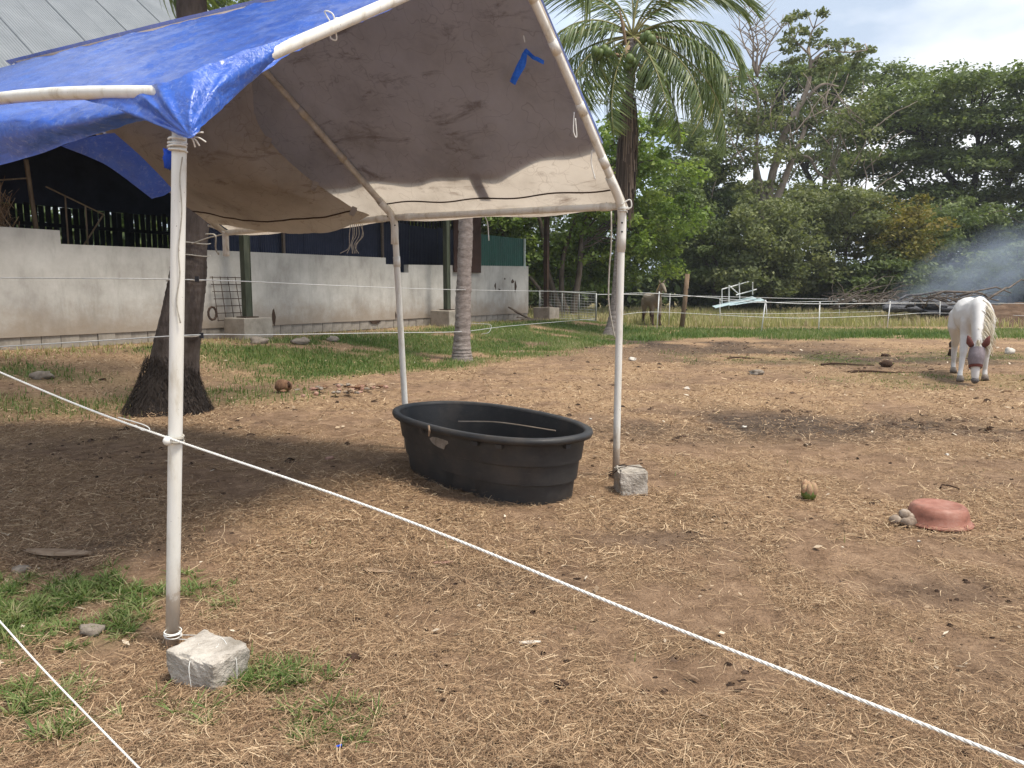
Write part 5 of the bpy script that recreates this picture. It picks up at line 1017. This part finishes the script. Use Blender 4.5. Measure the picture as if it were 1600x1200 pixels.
for px, py, lab, s_ in ((1163, 668, 'white shell fragment in the middle of the paddock', .05), (1479, 711, 'white shell fragment above the red bowl', .035), (1073, 608, 'pale shell fragment beyond the right post', .07), (923, 655, 'white scrap just right of the tub rim', .03), (988, 563, 'pale flat stone near the dark mud patch', .14), (1182, 585, 'grey flat stone in the far paddock', .2), (1436, 846, 'tiny pale stone in front of the red bowl', .018), (1528, 1081, 'reddish stone at the lower right', .016)):
    s_ *= .7
    debris('stone', lab, px, py, (s_, s_ * .75, s_ * .4), 'shell_white' if 'white' in lab or 'pale' in lab else 'stone', int(px), 'stone', .4, .5)
for px, py, lab, s_, mt in ((145, 990, 'grey crumpled leaf sheath beside the near grass patch', .055, 'stone'), (33, 893, 'pale upright stone at the edge of the near grass patch', .05, 'stone'), (878, 1073, 'dark dung lump in the near straw', .03, 'coconut_dark'), (550, 1033, 'dark dung lump right of the near block', .04, 'coconut_dark'), (65, 592, 'flat grey stone left of the dark palm foot', .17, 'stone'), (405, 537, 'broken block lying in front of the barn footing', .2, 'stone'), (470, 538, 'pale stone in the grass below the wall', .2, 'stone'), (520, 533, 'small pale stone in the grass below the wall', .16, 'stone'), (515, 718, 'brown leaf scrap left of the tub', .04, 'pink_leaf')):
    debris('stone' if mt == 'stone' else 'clod', lab, px, py, (s_, s_ * .7, s_ * .5), mt, int(px) + 1, 'stone' if mt == 'stone' else 'clod', .3, .35)
for px, py, lab, s_, mt, rz in ((585, 897, 'curled dry brown sheath in the near straw', .085, 'dry_leaf', -.3), (692, 884, 'pinkish triangular leaf scrap in the near straw', .06, 'pink_leaf', .2), (828, 1010, 'whitish splinter of husk in the near straw', .05, 'shell_white', .1), (90, 872, 'long pale palm sheath beyond the near grass patch', .22, 'dry_leaf', -.12), (995, 1100, 'pale dry leaf at the bottom of the picture', .03, 'dry_leaf', .8), (1095, 1120, 'pale dry leaf pointing toward the lower right', .035, 'dry_leaf', -.9)):
    g_ = ground_at(px, py); c_, s2 = math.cos(rz), math.sin(rz); u = np.linspace(-1, 1, 9); v = np.linspace(-1, 1, 5)
    Sg = np.array([[g_ + np.array([c_ * a * s_ - s2 * b_ * s_ * .28 * (1 - a * a * .8), s2 * a * s_ + c_ * b_ * s_ * .28 * (1 - a * a * .8), .018 + .10 * s_ * (b_ * b_ + .4 * a * a)]) for a in u] for b_ in v])
    o = obj('dry_leaf', grid_mesh('dry_leaf', Sg), M[mt]); sm = o.modifiers.new('thick', 'SOLIDIFY'); sm.thickness = .003; tag(o, lab, 'leaf')
hp = ground_at(540, 612); pile = empty('husk_pile', hp, 'heap of broken reddish husk pieces right of the brown coconut', 'husks')
for k in range(46): MB().blob(hp + np.array([rng.normal() * .36, rng.normal() * .26, .03 + .06 * rng.random()]), (.03 + .06 * rng.random(), .03 + .03 * rng.random(), .015 + .015 * rng.random()), k, .3, 7, 5, rng.random() * 3).build('husk_piece', M[('dry_leaf', 'pink_leaf', 'coconut_brown', 'stone')[k % 4]], pile)
for px, py, dx, lab in ((1165, 561, .9, 'forked dry stick in the far paddock'), (1490, 766, .22, 'thin dark stick behind the red bowl'), (1325, 571, 1.2, 'dark branch lying left of the dark husks'), (1375, 583, 1.3, 'long dark stick in front of the dark husks')):
    g_ = ground_at(px, py); P = [g_ + np.array([dx * (f - .5), .05 * math.sin(f * 9), .02 + .02 * math.sin(f * 5)]) for f in np.linspace(0, 1, 7)]; tag(MB().tube(P, np.linspace(.02, .008, 7) * (dx / 1. + .2), 6).build('stick', M['coconut_dark'], None), lab, 'stick')
tag(MB().box(ground_at(530, 1174) + np.array([0, 0, .02]), (.02, .006, .008), .5, .3).build('plastic_scrap', M['blue_rag'], None), 'tiny blue plastic scrap at the bottom of the picture', 'scrap')

# ------------------------------------------------------------------ far fence, gate, post, pipe frame
def fence_post(label, top, bot, r_=.022, mat='white_post'):
    g_ = ground_at(*bot); t_ = at(top[0], top[1], g_[1]); root = empty('fence_post', g_, label, 'post', 'white posts of the far fence')
    MB().tube([g_ - [0, 0, .1], t_], r_, 8).build('stake', M[mat], root, True)
    MB().blob(t_ + np.array([0, 0, .02]), (.035, .035, .045), 1, 0, 8, 6).build('cap', M[mat], root, True)
    return g_, t_
FPOST = [((1030, 458), (1026, 517), 'leaning white fence post standing before the tan horse'), ((1196, 471), (1189, 520), 'leaning white fence post forming an A with the thin one'), ((1281, 474), (1279, 519), 'white fence post second right of the wooden post, in green grass'), ((1391, 473), (1386, 512), 'leaning white fence post in the middle of the far fence'), ((1469, 473), (1468, 505), 'white fence post just left of the white horse')]
RPOST = [((1125, 469), (1125, 506), 'slim white post in front of the derelict pipe frame'), ((1197, 472), (1199, 504), 'thin white post forming an A with the leaning one'), ((1311, 470), (1312, 502), 'slim white post third from the white horse'), ((1338, 467), (1342, 489), 'short slanting white post before the brush pile'), ((1422, 470), (1421, 496), 'slim white post before the smoking ash'), ((1111, 461), (1110, 478), 'far slim white post behind the field grass, left'), ((1226, 464), (1227, 485), 'far slim white post behind the field grass, right'), ((989, 459), (989, 474), 'far slim white post left of the tan horse'), ((1047, 461), (1045, 508), 'grey metal post just right of the tan horse')]
fa = [fence_post(l, t_, b_) for t_, b_, l in FPOST]; fb = [fence_post(l, t_, b_, .016) for t_, b_, l in RPOST]
ends = [at(965, 458, 30)] + [t_ for _, t_ in fa] + [at(1700, 474, 34)]
wire('top wire of the front paddock fence', [e + [0, -.03, -.02] for e in ends], .012, 'white_post', 60)
mids = [at(965, 492, 30)] + [g_ + (t_ - g_) * .5 for g_, t_ in fa] + [at(1700, 497, 34)]
wire('middle wire of the front paddock fence', [e + [0, -.03, 0] for e in mids], .009, 'white_post', 60)
re = [fb[0][1], fb[1][1], fb[2][1], fb[4][1], at(1560, 468, 42)]; wire('top wire of the rear field fence', [e + [0, -.03, -.02] for e in re], .012, 'white_post', 60)
re = [fb[0][0] + (fb[0][1] - fb[0][0]) * .45, fb[1][0] + (fb[1][1] - fb[1][0]) * .45, fb[2][0] + (fb[2][1] - fb[2][0]) * .45, fb[4][0] + (fb[4][1] - fb[4][0]) * .45, at(1560, 480, 42)]; wire('lower wire of the rear field fence', [e + [0, -.03, -.02] for e in re], .009, 'white_post', 60)
wire('wire from the gate past the palm to the grey post', [at(932, 460, 34), at(989, 460, 36), at(1047, 463, 36), at(1111, 463, 42), at(1226, 466, 46), at(1338, 468, 46), at(1500, 470, 48)], .012, 'white_post', 50)
wg = ground_at(1064, 514); wt = at(1074, 428, wg[1]); wp = empty('wooden_post', wg, 'leaning weathered wooden post at the edge of the field', 'post'); MB().tube([wg - [0, 0, .2], (wg + wt) / 2 + [.03, 0, 0], wt], [.11, .10, .10], 9).build('stake', M['post_wood'], wp, True)
for f in (.35, .72): MB().box(wg + (wt - wg) * f + np.array([.1, -.05, 0]), (.12, .06, .06)).build('insulator', M['black_plastic_small'], wp)
ga, gb_ = ground_at(843, 499), ground_at(931, 501); ga[1] = gb_[1] = 34.; ga = np.array([at(843, 499, 34)[0], 34., float(gz(1.2, 34))]); gb_ = np.array([at(931, 499, 34)[0], 34., float(gz(3.7, 34))])
gate = empty('wire_gate', ga, 'grey pipe gate with wire mesh between the barn wall and the field', 'gate')
for f in (0, .4, .7, 1): q = ga + (gb_ - ga) * f; MB().tube([q, q + [0, 0, 1.30]], .035 if f in (0, 1) else .02, 8).build('upright', M['galv'], gate, True)
for h_ in (.10, 1.27): MB().tube([ga + [0, 0, h_], gb_ + [0, 0, h_]], .028, 8).build('rail', M['galv'], gate, True)
for k in range(9): h_ = .2 + .12 * k; MB().tube([ga + [0, 0, h_], gb_ + [0, 0, h_]], .006, 4).build('mesh_wire', M['galv'], gate)
for k in range(17): q = ga + (gb_ - ga) * (k + .5) / 17; MB().tube([q + [0, 0, .1], q + [0, 0, 1.27]], .006, 4).build('mesh_wire', M['galv'], gate)
pf = empty('pipe_frame', np.array([at(1155, 480, 46)[0], 46., .3]), 'derelict white pipe frame with a fallen pale sheet in the field', 'frame')
for a, b_ in (((1128, 452), (1128, 478)), ((1139, 446), (1139, 482)), ((1155, 442), (1156, 474)), ((1176, 441), (1176, 460)), ((1128, 452), (1170, 440)), ((1150, 461), (1182, 452)), ((1139, 446), (1155, 460))): MB().tube([at(*a, 46), at(*b_, 46.3)], .035, 6).build('bar', M['white_post'], pf)
for k, (a, b_) in enumerate((((1118, 481), (1182, 466)), ((1140, 477), (1195, 469)), ((1150, 476), (1180, 470)))):
    q0, q1 = at(*a, 45.5), at(*b_, 46.); b2 = MB(); b2.add([q0, q1, q1 + [0, .8, .12], q0 + [0, .8, .1], q0 - [0, 0, .03], q1 - [0, 0, .03], q1 + [0, .8, .09], q0 + [0, .8, .07]], [(0, 1, 2, 3), (7, 6, 5, 4), (0, 4, 5, 1), (1, 5, 6, 2), (2, 6, 7, 3), (3, 7, 4, 0)]); b2.build('fallen_sheet', M['teal'], pf)

# ------------------------------------------------------------------ burning brush, mound, smoke
br = np.random.default_rng(8); YBR = 41.
brush = empty('brush_pile', np.array([at(1390, 480, YBR)[0], YBR, .1]), 'heap of grey dead branches smouldering behind the fence', 'brush')
for k in range(110):
    x_ = 1290 + 230 * br.random(); a = at(x_, 484 - 16 * br.random(), YBR + br.normal() * 1.2); lean = br.normal() * 1.2 + (1.2 if x_ < 1370 else 0); e = a + np.array([lean * 1.2, br.normal() * .6, .25 + (1.7 if x_ < 1370 else .5) * br.random() ** 1.5])
    MB().tube(limb_path(a, e, br, .05, 5), np.linspace(.032, .008, 5) * (.6 + br.random()), 5).build('branch', M['brush'], brush, True)
for k, (xa, ya, xb, yb) in enumerate(((1390, 478, 1470, 470), (1400, 472, 1500, 462), (1450, 465, 1580, 458), (1500, 462, 1560, 470), (1540, 470, 1610, 440), (1420, 484, 1480, 478))):
    MB().tube(limb_path(at(xa, ya, YBR - 1), at(xb, yb, YBR), br, .06, 6), np.linspace(.075, .03, 6), 7).build('log', M['brush'] if k > 1 else M['ash'], brush, True)
b = MB()
for k in range(26): b.blob(at(1395 + 90 * br.random(), 480 + 4 * br.normal(), YBR + br.normal()), (.6, .5, .16), k, .3, 9, 6)
tag(b.build('ash_heap', M['ash'], None, True), 'grey ash heap among the burning branches', 'ash')
b = MB()
mx_, my_ = np.meshgrid(np.linspace(0, 1, 60), np.linspace(0, 1, 30)); xs_ = at(1440, 480, 38)[0] + mx_ * 16; ys_ = 35.5 + my_ * 7
prof_h = np.sin(np.pi * np.clip(my_, 0, 1)) ** .8 * sstep(0, .28, mx_) * (1 - sstep(.85, 1, mx_)); zz = gz(xs_, ys_) - .06 + prof_h * (1.0 + .7 * (fbm(xs_ * .5, ys_ * .5, 5, 3) - .5) + .35 * (fbm(xs_ * 2, ys_ * 2, 6, 3) - .5))
tag(obj('earth_mound', grid_mesh('earth_mound', np.stack([xs_, ys_, zz], -1)), M['mound']), 'reddish brown earth mound behind the white horse', 'mound')
def smoke_mat():
    m, t, o = mat_new('smoke'); v = t.nodes.new('ShaderNodeVolumePrincipled'); v.inputs['Color'].default_value = (.66, .77, .95, 1)
    tcn = t.nodes.new('ShaderNodeTexCoord'); ln = N(t, 'ShaderNodeVectorMath', operation='LENGTH'); t.links.new(tcn.outputs['Object'], ln.inputs[0])
    fall = N(t, 'ShaderNodeMapRange'); fall.inputs['From Min'].default_value = .25; fall.inputs['From Max'].default_value = .95; fall.inputs['To Min'].default_value = 1; fall.inputs['To Max'].default_value = 0; t.links.new(ln.outputs['Value'], fall.inputs[0])
    nz = t.nodes.new('ShaderNodeTexNoise'); nz.inputs['Scale'].default_value = 1.9; nz.inputs['Detail'].default_value = 4; nz.inputs['Distortion'].default_value = .6; t.links.new(tcn.outputs['Object'], nz.inputs[0])
    nr = ramp(t, nz.outputs[0], [(.36, (0, 0, 0)), (.68, (1, 1, 1))]); mu = N(t, 'ShaderNodeMath', operation='MULTIPLY'); t.links.new(fall.outputs[0], mu.inputs[0]); t.links.new(nr, mu.inputs[1])
    m2 = N(t, 'ShaderNodeMath', operation='MULTIPLY'); m2.inputs[1].default_value = .5; t.links.new(mu.outputs[0], m2.inputs[0]); t.links.new(m2.outputs[0], v.inputs['Density']); t.links.new(v.outputs[0], o.inputs['Volume']); return m
sb = MB().blob((0, 0, 0), (1, 1, 1), 0, 0, 24, 16); sme = mesh_py('smoke', sb.V, sb.F, True); so = obj('smoke', sme, smoke_mat()); so.location = tuple(at(1545, 432, 44)); so.scale = (6.5, 3.0, 3.0); so.rotation_euler = (0, -.35, 0); tag(so, 'drifting blue-grey smoke rising from the brush pile', 'smoke', None, 'stuff')

# ------------------------------------------------------------------ horses
def horse(name, label, loc, heading, coat, points_mat, neck, head, legs, sc=1.0):
    """local x forward, y left, z up"""
    root = empty(name, loc, label, 'horse', rz=heading); root.scale = (sc, sc, sc)
    def ring(c, ax_, w, h, n=16):
        ax_ = np.array(ax_, float); ax_ /= np.linalg.norm(ax_); s_ = np.array([0, 1., 0]) - ax_ * ax_[1]; s_ /= np.linalg.norm(s_); u_ = np.cross(ax_, s_); t = np.linspace(0, 2 * np.pi, n, endpoint=False)
        return np.array(c) + np.cos(t)[:, None] * s_ * w + np.sin(t)[:, None] * u_ * h
    def loft(b, secs):
        P = np.array([s_[0] for s_ in secs], float); T = np.gradient(P, axis=0); b.loft([ring(s_[0], t, s_[1], s_[2]) for s_, t in zip(secs, T)])
    b = MB()
    loft(b, [((-.90, 0, 1.20), .06, .08), ((-.84, 0, 1.19), .19, .22), ((-.66, 0, 1.20), .28, .30), ((-.40, 0, 1.17), .285, .30), ((-.12, 0, 1.12), .31, .325), ((.15, 0, 1.10), .315, .345), ((.38, 0, 1.12), .285, .36), ((.55, 0, 1.15), .24, .345), ((.70, 0, 1.12), .19, .25), ((.80, 0, 1.10), .09, .12)])
    loft(b, neck); loft(b, head)
    for L_ in legs: loft(b, [(p, r_, r_ * 1.12) for p, r_ in L_])
    o = obj('body', mesh_py('body', b.V, b.F), M[coat], root, world_coords=False)
    rm = o.modifiers.new('remesh', 'REMESH'); rm.mode = 'VOXEL'; rm.voxel_size = .022; rm.use_smooth_shade = True
    sm = o.modifiers.new('smooth', 'SMOOTH'); sm.iterations = 9; sm.factor = .5
    for L_ in legs:
        e = np.array(L_[-1][0]); hb = MB(); hb.tube([e + [0, 0, .04], e + [.015, 0, .0], e + [.03, 0, -.05]], [.052, .058, .068], 12); obj('hoof', mesh_py('hoof', hb.V, hb.F, True), M[points_mat], root, world_coords=False)
    return root
def hair(root, name, pts, n, length, spread, side, mat, seed, w=.010):
    r = np.random.default_rng(seed); P = smooth_path(pts, 40); i = r.integers(0, 40, n); c0 = P[i] + r.normal(size=(n, 3)) * .015; L_ = length * (.6 + .5 * r.random(n)); u = np.linspace(0, 1, 4)
    sd_ = np.array(side, float); C = c0[:, None] + (sd_[None, None] * u[None, :, None] ** .8 * spread + np.array([0, 0, -1.]) * (u ** 1.3)[None, :, None]) * L_[:, None, None] + r.normal(size=(n, 1, 3)) * .03 * u[None, :, None]
    S = r.normal(size=(n, 3)); S /= np.linalg.norm(S, axis=1, keepdims=True); W = np.full((n, 4), w) * np.array([1, 1, .8, .2]); return obj(name, ribbons(name, C, S, W, r.random(n)), M[mat], root, world_coords=False)
hg = ground_at(1534, 593); hz = hg[2]
NECK = [((.45, 0, 1.28), .17, .26), ((.70, -.02, 1.20), .15, .25), ((.92, -.05, 1.03), .115, .20), ((1.10, -.08, .85), .095, .165), ((1.22, -.09, .70), .085, .13)]
HEAD = [((1.20, -.09, .74), .075, .09), ((1.27, -.10, .62), .10, .135), ((1.33, -.11, .46), .10, .14), ((1.38, -.12, .29), .075, .10), ((1.41, -.12, .16), .062, .075), ((1.42, -.12, .085), .055, .06), ((1.42, -.12, .06), .03, .035)]
def fore(y, dx=0., dy=0.): return [((.46, y * .6, 1.22), .06), ((.50, y * .95, 1.06), .125), ((.48 + dx * .1, y + dy * .1, .80), .095), ((.50 + dx * .55, y + dy * .5, .50), .066), ((.50 + dx * .62, y + dy * .6, .43), .054), ((.50 + dx * .9, y + dy * .9, .18), .042), ((.51 + dx * .95, y + dy, .13), .05), ((.54 + dx, y + dy, .055), .045)]
def hind(y, dx=0.): return [((-.58, y * .5, 1.36), .06), ((-.62, y * .85, 1.16), .19), ((-.58, y * 1.1, .90), .165), ((-.66 + dx * .4, y, .66), .085), ((-.76 + dx * .7, y, .52), .062), ((-.75 + dx * .9, y, .20), .044), ((-.73 + dx, y, .13), .05), ((-.69 + dx, y, .055), .045)]
to_cam = math.atan2(-hg[1], -hg[0])
wh = horse('horse', 'white horse in a maroon-trimmed fly mask grazing at the right', (hg[0] + .03, hg[1] + .45, hz), to_cam + R_(9), 'horse_white', 'hoof', NECK, HEAD, [fore(-.17, .34, -.10), fore(.17, -.02), hind(-.17, -.10), hind(.17, .12)], 1.03)
hair(wh, 'mane', [(.55, .03, 1.46), (.78, .0, 1.40), (.98, -.03, 1.20), (1.14, -.06, 1.0), (1.25, -.08, .84)], 420, .34, .62, (.1, .9, 0), 'mane', 3)
hair(wh, 'tail', [(-.92, 0, 1.30), (-.97, 0, 1.15), (-.98, 0, .95)], 260, .75, .15, (-.6, .1, 0), 'tail', 4)
hair(wh, 'forelock', [(1.32, -.10, .76), (1.36, -.10, .72)], 60, .22, .3, (.75, 0, 0), 'mane', 5, .012)
mk = MB(); T_ = np.gradient(np.array([h[0] for h in HEAD[1:4]], float), axis=0)
rings_m = []
for f in np.linspace(0, 1, 7):
    k = f * 2; i = min(int(k), 1); q = k - i; a, b_ = HEAD[1 + i], HEAD[2 + i]; c = lerp(np.array(a[0]), np.array(b_[0]), q); w, h_ = lerp(a[1], b_[1], q), lerp(a[2], b_[2], q); d = np.array(HEAD[3][0]) - np.array(HEAD[1][0]); d /= np.linalg.norm(d); s_ = np.array([0, 1., 0]); u_ = np.cross(d, s_); t = np.linspace(0, 2 * np.pi, 18, endpoint=False)
    bulge = .018 + .012 * math.sin(math.pi * f); rings_m.append(c + np.cos(t)[:, None] * s_ * (w + bulge) + np.sin(t)[:, None] * u_ * (h_ + bulge))
Fm = [(k * 18 + i, k * 18 + (i + 1) % 18, (k + 1) * 18 + (i + 1) % 18, (k + 1) * 18 + i) for k in range(6) for i in range(18)]
mk.add(np.concatenate(rings_m), Fm); fm = obj('fly_mask', mesh_py('fly_mask', mk.V, mk.F, True), M['mask_mesh'], wh, world_coords=False)
nbm = MB(); ctr_ = rings_m[-1].mean(0); ctr0 = rings_m[0].mean(0); nbm.add(np.concatenate([ctr_ + (rings_m[-1] - ctr_) * 1.05 - d * .0, ctr_ + (rings_m[-2] - rings_m[-2].mean(0)) * 1.04 + (rings_m[-2].mean(0) - ctr_) * .8]), [(i, (i + 1) % 18, 18 + (i + 1) % 18, 18 + i) for i in range(18)])
x_ = obj('nose_band', mesh_py('nose_band', nbm.V, nbm.F, True), M['mask_trim'], fm, world_coords=False)
for sgn in (-1, 1):
    e = MB(); base_ = np.array([1.31, -.10 + sgn * .085, .665]); tip = np.array([1.36, -.10 + sgn * .165, .85]); P = [base_, lerp(base_, tip, .35) + np.array([.01, sgn * .015, 0]), lerp(base_, tip, .75), tip]; e.tube(P, [.045, .055, .034, .006], 10); obj('ear', mesh_py('ear', e.V, e.F, True), M['mask_trim'], wh, world_coords=False)
mz = MB(); mz.blob((1.435, -.12, .085), (.06, .062, .062), 1, .05, 12, 8); obj('muzzle', mesh_py('muzzle', mz.V, mz.F, True), M['muzzle'], wh, world_coords=False)
tg = np.array([at(1019, 500, 36)[0], 36.0, 0]); tg[2] = float(gz(tg[0], tg[1]))
NECK2 = [((.48, 0, 1.25), .16, .26), ((.68, 0, 1.36), .14, .23), ((.86, .03, 1.60), .11, .17), ((.98, .05, 1.80), .09, .13)]
HEAD2 = [((.92, .05, 1.84), .075, .09), ((1.05, .06, 1.82), .10, .13), ((1.22, .07, 1.70), .09, .12), ((1.38, .08, 1.56), .065, .085), ((1.46, .08, 1.49), .05, .06)]
th_ = horse('horse', 'tan horse with dark legs standing behind the far fence', tg, math.atan2(-tg[1], -tg[0]) + R_(20), 'horse_tan', 'horse_dark', NECK2, HEAD2, [fore(-.16), fore(.16, .06), hind(-.17), hind(.17, .15)], 1.0)
for sgn in (-1, 1):
    e = MB(); base_ = np.array([.98, .05 + sgn * .07, 1.90]); tip = np.array([1.02, .05 + sgn * .15, 2.08]); e.tube([base_, lerp(base_, tip, .4), tip], [.04, .042, .006], 8); obj('ear', mesh_py('ear', e.V, e.F, True), M['horse_tan'], th_, world_coords=False)
hair(th_, 'mane', [(.60, .02, 1.58), (.78, .03, 1.74), (.92, .05, 1.92)], 160, .25, .5, (.1, -.9, 0), 'tail', 7, .014)
hair(th_, 'tail', [(-.92, 0, 1.30), (-.97, 0, 1.1)], 160, .8, .1, (-.5, .1, 0), 'tail', 8, .014)
for L_ in (fore(-.16), fore(.16, .06), hind(-.17), hind(.17, .15)):
    sk = MB(); sk.tube([np.array(p) for p, _ in L_[3:]], [r_ + .006 for _, r_ in L_[3:]], 10); obj('dark_leg', mesh_py('dark_leg', sk.V, sk.F, True), M['horse_dark'], th_, world_coords=False)

# ------------------------------------------------------------------ air
def haze_mat():
    m, t, o = mat_new('haze'); v = t.nodes.new('ShaderNodeVolumePrincipled'); v.inputs['Color'].default_value = (.86, .90, .95, 1); v.inputs['Density'].default_value = .0005
    t.links.new(v.outputs[0], o.inputs['Volume']); return m
tag(MB().box((20, 370, 10), (960, 900, 40)).build('haze', haze_mat(), None), 'thin bright haze in the air over the paddock', 'haze', None, 'stuff')
